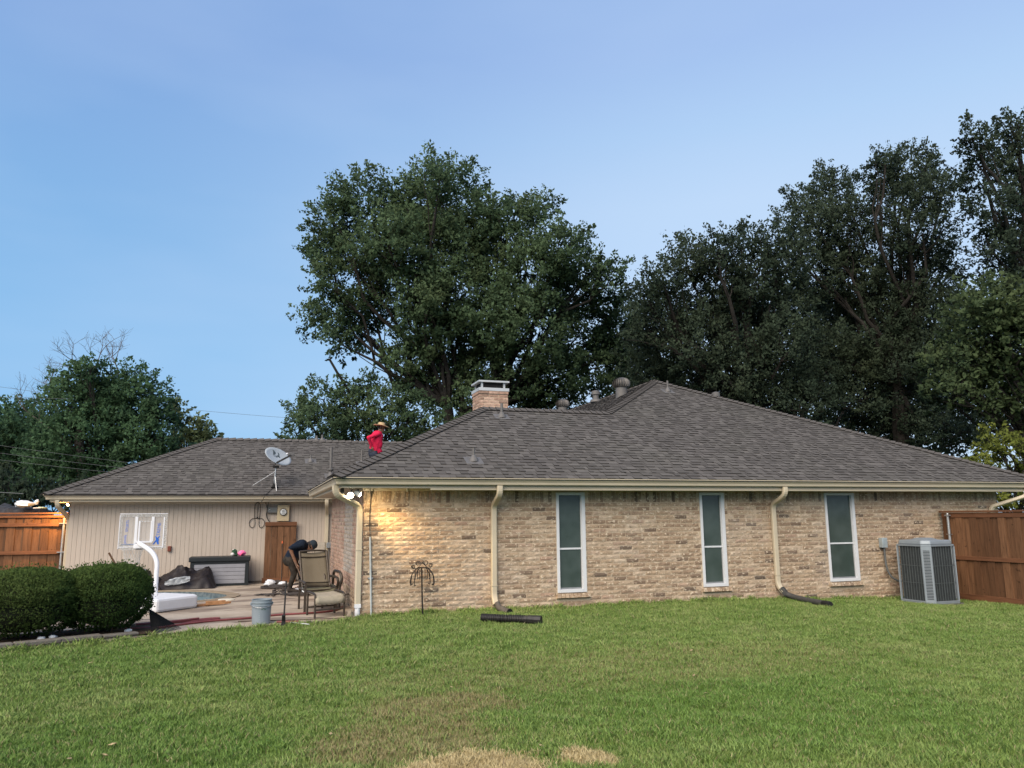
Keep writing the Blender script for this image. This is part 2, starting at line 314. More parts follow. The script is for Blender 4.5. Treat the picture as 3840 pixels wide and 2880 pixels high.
# near field (dense) and far field; the edges follow the wedge of lawn in view with a margin for a step to either side
V, F = strip(np.linspace(-7.2, 12.25, 66), lambda x: -9.5 + .42 * max(0, x - 5.0), lambda x: -4.6, 24, zg_)
tag(scatter('near_grass', V, F, 950, 1, .8, 1.35), kind='stuff')
V, F = strip(sorted(set(list(np.linspace(-9.5, 12.3, 80)) + YBX[1:-1])), lambda x: -4.6, lambda x: yb(x) - .02, 24, zg_)
tag(scatter('grass', V, F, 640, 2, .9, 1.55), kind='stuff')

V, F = strip(sorted(set(list(np.linspace(-9.0, 12.3, 120)) + YBX[1:-1])), lambda x: yb(x) - .16, lambda x: yb(x) - .015, 2, zg_)
tag(scatter('edge_grass', V, F, 420, 5, 1.2, 2.6), kind='stuff')
lf = MB(); rg = random.Random(12)
for k in range(90):
    x, y = rg.uniform(-5, 9), rg.uniform(-8.5, -.5)
    if y > yb(x) - .1: continue
    z = zlawn(x, y) + rg.uniform(.03, .05); a = rg.uniform(0, 6.28); s_ = rg.uniform(.015, .035); u_ = Vector((math.cos(a), math.sin(a), rg.uniform(-.3, .3))) * s_; v_ = Vector((-math.sin(a), math.cos(a), rg.uniform(-.3, .3))) * s_ * .5; p = Vector((x, y, z)); lf.add([p - u_, p + v_, p + u_, p - v_], [(0, 1, 2, 3)])
tag(lf.build('fallen_leaves', simple('dry_leaf', (.36, .27, .14), .8, 0, .4, 30)), kind='stuff')
def poly_in(p, poly):
    c = False; j = len(poly) - 1
    for i in range(len(poly)):
        if ((poly[i][1] > p[1]) != (poly[j][1] > p[1])) and p[0] < (poly[j][0] - poly[i][0]) * (p[1] - poly[i][1]) / (poly[j][1] - poly[i][1]) + poly[i][0]: c = not c
        j = i
    return c
POOL = [(p.x, p.y) for p in spline([(-2.22, 4.75, 0), (-2.55, 5.55, 0), (-3.1, 6.1, 0), (-3.9, 6.3, 0), (-4.9, 6.2, 0), (-5.8, 5.5, 0), (-6.2, 4.5, 0), (-5.8, 3.5, 0), (-4.8, 3.1, 0), (-3.7, 3.45, 0), (-3.0, 3.75, 0), (-2.45, 4.05, 0)], 6, True)]
def offset_poly(P, d):
    out = []; n = len(P)
    for i in range(n):
        a, b = Vector(P[i - 1]), Vector(P[(i + 1) % n]); tn = (b - a).normalized(); out.append((P[i][0] + tn.y * d, P[i][1] - tn.x * d))
    return out
COP = offset_poly(POOL, -.26)
if abs(sum(COP[i][0] * COP[(i + 1) % len(COP)][1] - COP[(i + 1) % len(COP)][0] * COP[i][1] for i in range(len(COP)))) < abs(sum(POOL[i][0] * POOL[(i + 1) % len(POOL)][1] - POOL[(i + 1) % len(POOL)][0] * POOL[i][1] for i in range(len(POOL)))): COP = offset_poly(POOL, .26)
edge = [(-.02, 8.2), (-14, 8.2), (-14, -5.5)] + [(x, yb(x) - .05) for x in YBX[1:9]]
edge = [(3.0, 5.85), (3.0, 8.2)] + edge[1:] + [(-.004, .0), (-.004, 5.85)]
ring = [Vector(p) for p in edge] + [Vector(p) for p in COP]; ne = len(edge); nc = len(COP)
extra = [Vector((x, y)) for x in np.arange(-13.5, -.1, .5) for y in np.arange(-5, 8.1, .5) if poly_in((x, y), edge) and not poly_in((x, y), COP)]
eds = [(i, (i + 1) % ne) for i in range(ne)] + [(ne + i, ne + (i + 1) % nc) for i in range(nc)]
rv_, re_, rf_ = geometry.delaunay_2d_cdt(ring + extra, eds, [], 0, 1e-5)[:3]
tri = [f for f in rf_ if poly_in((sum(rv_[i].x for i in f) / 3, sum(rv_[i].y for i in f) / 3), edge) and not poly_in((sum(rv_[i].x for i in f) / 3, sum(rv_[i].y for i in f) / 3), COP)]
zp = lambda x, y: .0 + .012 * noise.noise((x * .4, y * .4, 1))
pm = MB().add([(v.x, v.y, zp(v.x, v.y)) for v in rv_], [tuple(f) for f in tri])
for i in range(len(edge)):
    a, b = edge[i], edge[(i + 1) % ne]; pm.add([(a[0], a[1], zp(*a)), (b[0], b[1], zp(*b)), (b[0], b[1], -.3), (a[0], a[1], -.3)], [(0, 1, 2, 3)])
tag(pm.build('patio', CONC), kind='structure')
cp = MB(); n = len(POOL)
for i in range(n):
    j = (i + 1) % n; a, b, c, d = POOL[i], POOL[j], COP[j], COP[i]
    cp.add([(*a, .014), (*b, .014), (*c, .018), (*d, .018), (*c, -.05), (*d, -.05), (*a, .002), (*b, .002)], [(0, 1, 2, 3), (3, 2, 4, 5), (0, 6, 7, 1)])
COPM = simple('coping_stone', (.27, .21, .14), .85, 0, .25, 5, .004)
tag(cp.build('pool_coping', COPM), kind='structure')
TILE = NT('pool_tile'); bk = TILE.new('ShaderNodeTexNoise'); c_ = TILE.mix(TILE.rng(TILE.noise(14, 2), .4, .6), (.075, .095, .105), (.15, .17, .17)); TILE = TILE.fin(c_, .3, 0, .5)
pw = MB()
for i in range(n):
    j = (i + 1) % n; pw.add([(*POOL[i], .001), (*POOL[j], .001), (*POOL[j], -1.3), (*POOL[i], -1.3)], [(0, 1, 2, 3)])
pw.add([(*p, -1.3) for p in POOL], [tuple(range(n))])
tag(pw.build('pool_basin', [TILE]), kind='structure')
WAT = NT('pool_water'); WAT.bump(WAT.noise(3.0, 3), .02, .4); WAT = WAT.fin((.17, .27, .29), .08, 0, .5)
tag(MB().add([(*p, -.10) for p in POOL], [tuple(range(n))]).build('pool_water', WAT), kind='structure')
bed = MB(); xs2 = np.linspace(-9, -3.0, 14)
V, F = strip(xs2, lambda x: yb(x) - .02, lambda x: yb(x) + 1.35, 6, lambda x, y: .03 + .02 * noise.noise((x * 3, y * 3, 0)))
tag(bed.add(V, F).build('flower_bed', SOIL), kind='structure')

# ------------------------------------------------------------------ house
house = thing('brick_house', (0, 0, 0), 'tan brick house with grey shingle hip roofs, cream gutters and a beige siding wing', 'house')
def brick_variants(L, H, k, nu=4, rough=.007):
    out = []
    for s in range(k):
        V = []; F = []; sd = random.uniform(0, 99)
        for j in range(3):
            for i in range(nu + 1):
                x = -L / 2 + L * i / nu; z = -H / 2 + H * j / 2; ed = (i in (0, nu)) or (j in (0, 2))
                dy = .003 if ed else 0; dy -= 0 if ed and j != 1 else abs(noise.noise((x * 14 + sd, z * 30, sd))) * rough * (0.4 if ed else 1.6)
                V.append((x, dy + .001 * random.random(), z))
        for j in range(2):
            for i in range(nu): a = j * (nu + 1) + i; F.append((a, a + 1, a + nu + 2, a + nu + 1))
        per = [i for i in range(nu + 1)] + [nu + (nu + 1), 2 * (nu + 1) + nu] + [2 * (nu + 1) + i for i in range(nu - 1, -1, -1)] + [nu + 1]
        o = len(V); V += [(V[i][0], .02, V[i][2]) for i in per]
        for q in range(len(per)): q2 = (q + 1) % len(per); F.append((per[q2], per[q], o + q, o + q2))
        out.append((V, F))
    return out
LB, HB, JT = .249, .066, .013
FULL = brick_variants(LB, HB, 14); SOLD = brick_variants(HB, .198, 8, 2, .006)
WIN = [(3.466, 4.032), (6.444, 6.990), (9.374, 10.118)]
holes = [(a - .004, b + .004, .245, 2.034) for a, b in WIN] + [(a - .03, b + .06, .132, .25) for a, b in WIN]
def wall_bricks(origin, u, nrm, length, ztop, zbot, holes, closers=True):
    """(matrix-frame placements) list of (centre u, centre z, length, kind)"""
    out = []
    zt = ztop - .205; x = .0
    while x < length - .03:
        if not any(h0 - HB < x < h1 and z1 > 1.96 for h0, h1, z0, z1 in holes): out.append((x + HB / 2, zt + .104, HB, 'S'))
        x += HB + JT
    z = zt - JT / 2 - HB / 2; k = 0
    while z > zbot:
        x = 0 if k % 2 == 0 else -(LB + JT) / 2
        while x < length:
            a, b = max(x, 0), min(x + LB, length); segs = [(a, b)] if b - a > .03 else []
            for h0, h1, z0, z1 in holes:
                if z + HB / 2 > z0 + .012 and z - HB / 2 < z1 - .012:
                    ns = []
                    for s0, s1 in segs:
                        if s1 <= h0 or s0 >= h1: ns.append((s0, s1))
                        else:
                            if h0 - s0 > .03: ns.append((s0, h0 - .004))
                            if s1 - h1 > .03: ns.append((h1 + .004, s1))
                    segs = ns
            out += [((s0 + s1) / 2, z, s1 - s0, 'B') for s0, s1 in segs]
            x += LB + JT
        z -= HB + JT; k += 1
    return out
def lay(name, parent, origin, u, nrm, items, mats, nind, pick=None, stuffname='far_brick'):
    """nearest nind full bricks as objects, the rest joined; mats(u,z)->index into material list"""
    o = Vector(origin); u = Vector(u).normalized(); w = -Vector(nrm).normalized(); C = cam.location
    full = sorted([i for i, it in enumerate(items) if it[3] == 'B' and it[2] > LB - .01], key=lambda i: (o + u * items[i][0] + Vector((0, 0, items[i][1])) - C).length)[:nind]
    fs = set(full); meshes = {}
    Mf = Matrix((u, w, Vector((0, 0, 1)))).transposed().to_4x4(); VV = []; FF = []; MI = []
    for i, (cx, cz, L, kd) in enumerate(items):
        p = o + u * cx + Vector((0, 0, cz)) + w * random.uniform(-.003, .002); mi = mats(cx, cz) if callable(mats) else 0
        if i in fs:
            k = random.randrange(len(FULL)); key = (k, mi)
            if key not in meshes:
                me = bpy.data.meshes.new('brick'); me.from_pydata(FULL[k][0], [], FULL[k][1]); me.materials.append(MATL[mi]); meshes[key] = me
            b = link(name, meshes[key], parent); Mb = Mf.copy(); Mb.translation = p; b.matrix_basis = Mb
        else:
            V, F = random.choice(FULL if kd == 'B' else SOLD); sx = L / (LB if kd == 'B' else HB); n0 = len(VV)
            VV += [tuple(p + u * (v[0] * sx) + w * v[1] + Vector((0, 0, v[2]))) for v in V]; FF += [tuple(q + n0 for q in f) for f in F]; MI += [mi] * len(F)
    mb = MB(); mb.v = VV; mb.f = FF; mb.mi = MI; ob = mb.build(stuffname, MATL, parent); ob['kind'] = 'stuff'
MATL = [BR, BRP, BRW]
# front brick wall core, with window openings
WL = 14.07; ZB, ZT = -.32, 2.10
core = MB(); xs_ = [0.012] + [v for w_ in WIN for v in w_] + [WL - .012]
for i in range(len(xs_) - 1):
    if i % 2 == 0: core.box(xs_[i], xs_[i + 1], .008, .2, ZB, ZT)
    else: core.box(xs_[i], xs_[i + 1], .008, .2, ZB, .245); core.box(xs_[i], xs_[i + 1], .008, .2, 2.034, ZT)
fw = core.build('brick_wall', MORT, house)
lay('brick', fw, (0, 0, 0), (1, 0, 0), (0, -1, 0), wall_bricks(0, 0, 0, WL, 2.048, -.26, holes), 0, 230)
# side wall of the wing (a pale infilled patch runs down it) and its back
sw = MB().box(.010, .2, .2, 5.85, ZB, ZT).box(.2, 3.2, 5.65, 5.85, ZB, ZT).build('brick_wall', MORT, house)
def side_m(u_, z): return 2 if (1.55 < u_ < 2.9 and .55 < z < 1.95) or (1.75 < u_ < 2.4 and z > 1.75) else (0 if z < .35 and u_ < 3 else 1)
it = wall_bricks(0, 0, 0, 5.85, 2.048, -.2, [(2.1, 2.6, 1.86, 1.95)])
lay('brick', sw, (0, 5.85, 0), (0, -1, 0), (-1, 0, 0), [(5.85 - a, b, c, d) for a, b, c, d in it], lambda u_, z: side_m(5.85 - u_, z), 60)
# right return wall
rw = MB().box(WL - .2, WL - .010, .2, 17.5, ZB, ZT).build('brick_wall', MORT, house)
lay('brick', rw, (WL, 0, 0), (0, 1, 0), (1, 0, 0), wall_bricks(0, 0, 0, 6.0, 2.048, -.26, []), 0, 0)

# windows: white vinyl frames, dark green solar screens, brick sills
for (a, b), zm in zip(WIN, (1.018, .995, 1.005)):
    f = MB(); y0, y1 = -.018, .09; z0, z1 = .25, 2.03; fwid = .052
    f.box(a, a + fwid, y0, y1, z0, z1).box(b - fwid * 1.35, b, y0, y1, z0, z1).box(a + fwid, b - fwid * 1.35, y0, y1, z1 - fwid, z1).box(a + fwid, b - fwid * 1.35, y0 - .006, y1, z0, z0 + .058)
    f.box(b - fwid * 1.35 - .012, b - fwid * 1.35, y0 + .022, y1, z0 + .058, z1 - fwid)
    wo = f.build('window', WHITE, house, bevel=.004)
    xa, xb = a + fwid, b - fwid * 1.35 - .012
    MB().box(xa, xb, .012, .07, zm - .016, zm + .016).build('sash_rail', WHITE, wo, bevel=.003)
    MB().box(xa, xb, .035, .045, zm + .016, z1 - fwid).build('screen_pane', SCREEN, wo)
    MB().box(xa + .006, xb - .016, .028, .038, z0 + .085, zm - .016).build('screen_pane', SCREEN, wo)
    MB().box(xa, xb, .024, .05, z0 + .058, z0 + .085).build('sash_rail', simple('grey_sash', (.22, .23, .24), .5), wo)
    n_ = int((b - a + .09) / .079); x = a - .025
    for k in range(n_):
        V, F = random.choice(SOLD); mb = MB(); rt = Matrix.Rotation(R(-14), 3, 'X')
        mb.box(x + k * .079, x + k * .079 + .069, -.062, .06, .148, .222, 0, rt, (x, 0, .19)); so = mb.build('sill_brick', BR, fw, bevel=.005)
    MB().box(a - .02, b + .055, -.045, .03, .150, .208, 0, Matrix.Rotation(R(-14), 3, 'X'), (a, 0, .19)).build('sill_mortar', MORT, fw)

# garage wing: vertical board siding
GX0, GY = -6.035, 8.2
gw = MB().box(GX0 + .01, 3.5, GY + .012, GY + .15, -.1, 2.12).box(GX0 + .012, GX0 + .15, GY + .15, 14.2, -.1, 2.12).build('siding_wall', simple('groove_shadow', (.20, .16, .125), .9), house)
bm_ = MB().box(-.0483, .0483, -.0, .014, .045, 2.085).mesh('siding_board'); bm_.materials.append(SIDE)
x = GX0 + .05
while x < 3.3:
    o = link('siding_board', bm_, gw); o.location = (x, GY, 0); o.scale = (1 if random.random() < .9 else .98, 1, 1); x += .1015
y = GY + .07
while y < 14.1:
    o = link('siding_board', bm_, gw); o.location = (GX0, y, 0); o.rotation_euler = (0, 0, R(-90)); y += .1015
MB().box(GX0 - .005, 3.3, GY - .012, GY - .001, 2.00, 2.10).build('frieze_board', SOFF, house)
MB().box(GX0 - .01, 3.3, GY + .001, GY + .02, -.02, .043).build('foundation', simple('slab_edge', (.16, .13, .10), .9), house)

# ---- roofs
SL = .49
def hz(p):                                       # height functions of the roof planes
    return p
PL = {
 'front': (lambda x, y: 2.25 + SL * (y + .55), [(-.55, -.55), (14.95, -.55), (8.7, 5.70), (5.88, 2.90), (2.92, 2.92)], (1, 0), (0, 1)),
 'wing_side': (lambda x, y: 2.25 + SL * (x + .55), [(-.55, 6.40), (-.55, -.55), (2.92, 2.92)], (0, -1), (1, 0)),
 'wing_rear': (lambda x, y: 2.25 + SL * (6.40 - y), [(2.4, 6.40), (-.55, 6.40), (2.92, 2.92), (5.88, 2.92)], (-1, 0), (0, -1)),
 'main_side': (lambda x, y: 1.067 + SL * x, [(2.41, 17.0), (2.41, 6.4), (5.88, 2.92), (8.7, 5.72), (8.7, 17.0)], (0, -1), (1, 0)),
 'main_right': (lambda x, y: 2.25 + SL * (14.95 - x), [(14.95, -.55), (14.95, 17.0), (8.7, 17.0), (8.7, 5.70)], (0, 1), (-1, 0)),
 'garage': (lambda x, y: 2.225 + SL * (y - 7.63), [(-6.50, 7.63), (2.35, 7.63), (5.9, 11.2), (-2.93, 11.2)], (1, 0), (0, 1)),
 'garage_end': (lambda x, y: 2.225 + SL * (x + 6.50), [(-6.50, 14.77), (-6.50, 7.63), (-2.93, 11.2)], (0, -1), (1, 0)),
 'garage_rear': (lambda x, y: 2.225 + SL * (14.77 - y), [(5.9, 14.77), (-6.50, 14.77), (-2.93, 11.2), (5.9, 11.2)], (-1, 0), (0, -1)),
}
deck = MB()
for k, (zf, pg, _, _) in PL.items(): deck.prism([(x, y, zf(x, y) - .008) for x, y in pg], (0, 0, -.022))
roof = deck.build('roof', UNDER, house)
SW = [.075, .095, .115, .135, .155, .18, .21]; EXP = .143; cosl = 1 / math.sqrt(1 + SL * SL)
sh_mesh = []
def shv(w, lift):                                # a shingle tab: exposed face, front edge, two cheeks; local x along course, y up the slope, z out
    return [(-w / 2, 0, lift), (w / 2, 0, lift), (w / 2, EXP + .03, .001), (-w / 2, EXP + .03, .001), (-w / 2, 0, -.006), (w / 2, 0, -.006)], [(0, 1, 2, 3), (4, 5, 1, 0), (0, 3, 4), (5, 2, 1)]
for w in SW:
    for lf in (.007, .017):
        V, F = shv(w - .002, lf); me = bpy.data.meshes.new('shingle'); me.from_pydata(V, [], F); me.materials.append(SH); me.materials.append(SHE); me.polygons.foreach_set('material_index', [0, 1, 1, 1]); sh_mesh.append(me)
tabs = []
for k, (zf, pg, ud, vd) in PL.items():
    if k == 'garage_rear': continue
    u = Vector((*ud, 0)); up = Vector((vd[0] * cosl, vd[1] * cosl, SL * cosl)); nr = u.cross(up).normalized()
    if nr.z < 0: nr = -nr
    P = [Vector(p) for p in pg]; u2 = Vector(ud); v2 = Vector(vd); U = [p.dot(u2) for p in P]; Vv = [p.dot(v2) for p in P]; v = min(Vv) + .0; vmax = max(Vv)
    while v < vmax - .05:
        vc = v + .07; cr = []
        for i in range(len(P)):
            j = (i + 1) % len(P)
            if (Vv[i] > vc) != (Vv[j] > vc): cr.append(U[i] + (U[j] - U[i]) * (vc - Vv[i]) / (Vv[j] - Vv[i]))
        cr.sort()
        for q in range(0, len(cr) - 1, 2):
            a, b = cr[q] - .02, cr[q + 1] + .02; x = a - random.uniform(0, .1); hi = random.random() < .5
            while x < b:
                wi = random.randrange(len(SW)); w = SW[wi]; x0, x1 = max(x, a), min(x + w, b)
                if x1 - x0 > .015:
                    cx = (x0 + x1) / 2; xy = u2 * cx + v2 * v; p = Vector((xy.x, xy.y, zf(xy.x, xy.y))) + nr * random.uniform(-.0015, .0015)
                    tabs.append((p, u, up, nr, x1 - x0, wi * 2 + (1 if hi else 0), abs(x1 - x0 - w) < 1e-6, k))
                x += w; hi = not hi if random.random() < .85 else hi
        v += EXP * cosl
C = cam.location
order = sorted([i for i, t_ in enumerate(tabs) if t_[7] == 'front' and t_[6] and (t_[0] - C).dot(CF) > 1 and -.3 < t_[0].x < 8], key=lambda i: (tabs[i][0] - C).length - SW[tabs[i][5] // 2] * 12)[:300]
ind = set(order); VV = []; FF = []
for i, (p, u, up, nr, w, mk, ok, k) in enumerate(tabs):
    if i in ind:
        o = link('shingle', sh_mesh[mk], roof); Mb = Matrix((u, up, nr)).transposed().to_4x4(); Mb.translation = p; o.matrix_basis = Mb
    else:
        V, F = shv(w - .002, (.007, .017)[mk % 2] + random.uniform(-.001, .002)); n0 = len(VV); VV += [tuple(p + u * a + up * b + nr * c) for a, b, c in V]; FF += [tuple(q + n0 for q in f) for f in F]
mb = MB(); mb.v = VV; mb.f = FF; mb.mi = [0, 1, 1, 1] * (len(FF) // 4); mb.build('shingle_course', [SH, SHE], roof)['kind'] = 'stuff'
def caps(a, b, n1, n2, step=.142):               # bent cap shingles along a hip or ridge
    a = Vector(a); b = Vector(b); d = (b - a).normalized(); n1 = Vector(n1).normalized(); n2 = Vector(n2).normalized()
    s1 = n1.cross(d).normalized(); s2 = n2.cross(d).normalized()
    if s1.dot(n2) > 0: s1 = -s1
    if s2.dot(n1) > 0: s2 = -s2
    wd, ln, l0, l1 = .145, .19, .042, .016; nm = (n1 + n2).normalized(); V = []
    for t_, lf in ((0, l0), (ln, l1)):
        for sg in (s1, None, s2):
            V.append((d * t_ + nm * (lf + .012)) if sg is None else d * t_ + sg * wd + (n1 if sg is s1 else n2) * lf)
    V += [v - nm * .028 for v in V[:3]]
    me = bpy.data.meshes.new('ridge_cap'); me.from_pydata([tuple(v) for v in V], [], [(0, 1, 4, 3), (1, 2, 5, 4), (6, 7, 1, 0), (7, 8, 2, 1), (0, 3, 6), (2, 8, 5)]); me.materials.append(CAP); me.materials.append(SHE); me.polygons.foreach_set('material_index', [0, 0, 1, 1, 1, 1])
    L = (b - a).length; k = 0
    while k * step < L - .04:
        o = link('ridge_cap', me, roof); o.location = a + d * (k * step) + nm * random.uniform(-.003, .003); k += 1
nF, nL, nR_, nB = (0, -SL, 1), (-SL, 0, 1), (SL, 0, 1), (0, SL, 1)
zr = 2.25 + SL * 3.47; za_ = 2.25 + SL * 6.25
caps((-.55, -.55, 2.25), (2.92, 2.92, zr), nF, nL)
caps((2.92, 2.92, zr), (5.88, 2.92, zr), nF, nB)
caps((5.88, 2.92, zr), (8.7, 5.70, za_), nF, nL)
caps((14.95, -.55, 2.25), (8.7, 5.70, za_), nF, nR_)
caps((8.7, 16.0, za_), (8.7, 5.70, za_), nL, nR_, .3)
zq = 2.225 + SL * 3.57
caps((-6.50, 7.63, 2.225), (-2.93, 11.2, zq), nF, nL)
caps((4.0, 11.2, zq), (-2.93, 11.2, zq), nF, nB, .2)

# ---- fascia, soffit, gutters
def gutter(path, name='gutter'):
    prof = [(0, 0), (0, -.115), (.072, -.115), (.078, -.105), (.083, -.07), (.110, -.03), (.112, -.016), (.128, -.014), (.128, 0), (.116, 0), (.112, -.01), (.012, -.012)]
    P = [Vector((x, y, 0)) for x, y, z in path]; V = []; n = len(prof)
    for i, p in enumerate(P):
        d0 = (p - P[i - 1]).normalized() if i else (P[1] - p).normalized(); d1 = (P[i + 1] - p).normalized() if i < len(P) - 1 else d0
        o0 = Vector((d0.y, -d0.x, 0)); o1 = Vector((d1.y, -d1.x, 0)); mt = (o0 + o1); mt = mt / max(mt.dot(o0), .2) if mt.length > 0 else o0
        V += [p + mt * a + Vector((0, 0, path[i][2] + b)) for a, b in prof]
    F = [(i * n + k, (i + 1) * n + k, (i + 1) * n + (k + 1) % n, i * n + (k + 1) % n) for i in range(len(P) - 1) for k in range(n)] + [tuple(range(n - 1, -1, -1)), tuple((len(P) - 1) * n + k for k in range(n))]
    return MB().add(V, F).build(name, TRIM, house)
def fasc(path, h0, h1, th=.02):
    mb = MB()
    for (x0, y0, z0), (x1, y1, z1) in zip(path[:-1], path[1:]):
        d = Vector((x1 - x0, y1 - y0, 0)).normalized(); o = Vector((d.y, -d.x, 0)); a = Vector((x0, y0, 0)) - o * .002; b = Vector((x1, y1, 0)) - o * .002
        mb.beam((a.x - o.x * th / 2, a.y - o.y * th / 2, (h0 + h1) / 2), (b.x - o.x * th / 2, b.y - o.y * th / 2, (h0 + h1) / 2), th, h1 - h0)
    return mb.build('fascia', TRIM, house)
MAIN = [(-.43, 6.33, 2.245), (-.43, -.43, 2.248), (14.85, -.43, 2.248), (14.85, 9.0, 2.248)]
gutter(MAIN); fasc(MAIN, 2.078, 2.245)
GAR = [(-6.39, 14.0, 2.22), (-6.39, 7.77, 2.22), (3.0, 7.77, 2.22)]
gutter(GAR); fasc(GAR, 2.048, 2.215)
MB().box(-.43, 14.85, -.43, .02, 2.092, 2.10).box(-.43, .02, .02, 6.33, 2.092, 2.10).box(14.05, 14.85, .02, 9, 2.092, 2.10).box(.02, 3.2, 5.8, 6.33, 2.092, 2.10).build('soffit', SOFF, house)
MB().box(-6.39, 3.0, 7.77, 8.21, 2.060, 2.068).box(-6.39, -6.03, 8.21, 14, 2.060, 2.068).build('soffit', SOFF, house)
fz = MB().box(-.014, 14.08, -.016, -.002, 2.046, 2.0915).box(-.016, -.002, .0, 5.85, 2.046, 2.0915); fz.build('frieze_board', SOFF, house)
# long thin trim strip that starts a little way along the soffit edge, and a clip hanging from it
MB().box(1.05, 14.5, -.44, -.425, 2.050, 2.077).build('trim_strip', TRIM, house); MB().box(.72, .74, -.03, -.018, 2.03, 2.10).build('trim_clip', WHITE, house)

def downspout(path, w=.098, d=.072, side=(1, 0, 0), mat=None):
    P = [Vector(p) for p in path]; V = []; s0 = Vector(side).normalized()
    for i, p in enumerate(P):
        a = (P[min(i + 1, len(P) - 1)] - P[max(i - 1, 0)]).normalized(); s = (s0 - a * s0.dot(a)).normalized(); q = a.cross(s).normalized()
        c = .012; V += [p + s * x + q * y for x, y in ((-w / 2 + c, -d / 2), (-w / 6, -d / 2), (-w / 6 + .006, -d / 2 + .006), (w / 6 - .006, -d / 2 + .006), (w / 6, -d / 2), (w / 2 - c, -d / 2), (w / 2, -d / 2 + c), (w / 2, d / 2 - c), (w / 2 - c, d / 2), (-w / 2 + c, d / 2), (-w / 2, d / 2 - c), (-w / 2, -d / 2 + c))]
    n = 12; F = [(i * n + k, i * n + (k + 1) % n, (i + 1) * n + (k + 1) % n, (i + 1) * n + k) for i in range(len(P) - 1) for k in range(n)]
    F += [tuple(range(n - 1, -1, -1)), tuple((len(P) - 1) * n + k for k in range(n))]
    return MB().add(V, F).build('downspout', mat or DSP, house)
def arc(a, b, c, r=.09, n=5):                    # rounded corner at b
    a, b, c = Vector(a), Vector(b), Vector(c); p = b + (a - b).normalized() * r; q = b + (c - b).normalized() * r
    return [p * (1 - t_) ** 2 + b * 2 * t_ * (1 - t_) + q * t_ ** 2 for t_ in [k / n for k in range(n + 1)]]
def ds_path(pts, r=.1):
    out = [Vector(pts[0])]
    for i in range(1, len(pts) - 1): out += arc(pts[i - 1], pts[i], pts[i + 1], r)
    return out + [Vector(pts[-1])]
downspout(ds_path([(-.505, -.36, 2.125), (-.505, -.36, 1.985), (-.062, -.025, 1.79), (-.062, -.025, .17)]), side=(1, .15, 0))
MB().box(-.112, -.012, -.07, .02, .15, .21).tube([(-.062, -.025, -.05), (-.062, -.025, .16)], .043, 14).build('drain_adapter', WPL, house)
MB().box(-.116, -.008, -.068, .018, 1.07, 1.085).box(-.11, -.01, -.06, .014, .62, .626).build('downspout_strap', TRIM, house)
for x, kick in ((2.27, 0), (8.085, 1)):
    pts = [(x - .02, -.485, 2.125), (x - .02, -.485, 1.975), (x, -.05, 1.80), (x, -.05, .22), (x + .045 * kick, -.15, .11)]
    downspout(ds_path(pts, .1)); MB().box(x - .056, x + .056, -.0925, -.01, .42, .426).build('downspout_strap', TRIM, house)
downspout(ds_path([(14.42, -.46, 2.125), (14.42, -.46, 1.96), (13.80, -.05, 1.72), (13.80, -.05, -.1)]))
downspout(ds_path([(-6.22, 7.72, 2.095), (-6.22, 7.72, 1.97), (-6.095, 8.50, 1.66), (-6.095, 8.50, .0)]), side=(1, .1, 0))
downspout(ds_path([(.03, 7.71, 2.1), (.03, 7.71, 1.98), (.085, 8.15, 1.72), (.085, 8.15, .0)]))
# ---- chimney on the far slope behind the ridge
CX0, CX1, CY0, CY1, CZ = 3.72, 4.50, 6.0, 6.72, 4.80
ch = MB().box(CX0 + .008, CX1 - .008, CY0 + .008, CY1 - .008, 2.4, CZ + .09).build('chimney', MORT, house)
def chim(u0, L, origin, u, nr):
    it = []; z = CZ - .04; k = 0
    while z > 3.7:
        x = 0 if k % 2 == 0 else -(LB + JT) / 2
        while x < L:
            a, b = max(x, 0), min(x + LB, L)
            if b - a > .03: it.append(((a + b) / 2, z, b - a, 'B'))
            x += LB + JT
        z -= HB + JT; k += 1
    lay('brick', ch, origin, u, nr, it, 1, 0, stuffname='chimney_brick')
MATL = [BRP, BRP, BRW]
chim(0, CX1 - CX0, (CX0, CY0, 0), (1, 0, 0), (0, -1, 0)); chim(0, CY1 - CY0, (CX0, CY1, 0), (0, -1, 0), (-1, 0, 0)); chim(0, CY1 - CY0, (CX1, CY0, 0), (0, 1, 0), (1, 0, 0))
for k in range(3):
    V, F = FULL[k]; mb = MB(); L = (CX1 - CX0 + .03) / 3; mb.box(CX0 - .015 + k * L, CX0 - .015 + (k + 1) * L - .006, CY0 - .018, CY0 + .1, CZ + .01, CZ + .085); mb.build('brick', BRP, ch, bevel=.006)
    L = (CY1 - CY0 + .0) / 3; MB().box(CX0 - .018, CX0 + .1, CY0 + .1 + k * (L - .035), CY0 + .1 + (k + 1) * (L - .035) - .006, CZ + .01, CZ + .085).build('brick', BRP, ch, bevel=.006)
cm = simple('chimney_metal', (.52, .54, .54), .5, .35, .06, 6)
cc = MB().box(CX0 - .025, CX1 + .025, CY0 - .025, CY1 + .025, CZ + .088, CZ + .17)
for x in (CX0 + .05, CX1 - .12):
    for y in (CY0 + .03, CY1 - .1): cc.box(x, x + .05, y, y + .05, CZ + .17, CZ + .33)
cc.box(CX0 - .03, CX1 + .03, CY0 - .03, CY1 + .03, CZ + .32, CZ + .365); cc.build('chimney_cap', cm, ch)
MB().box(CX0 + .08, CX1 - .08, CY0 + .07, CY1 - .07, CZ + .17, CZ + .32).build('cap_mesh', simple('cap_screen', (.012, .012, .012), .9), ch)

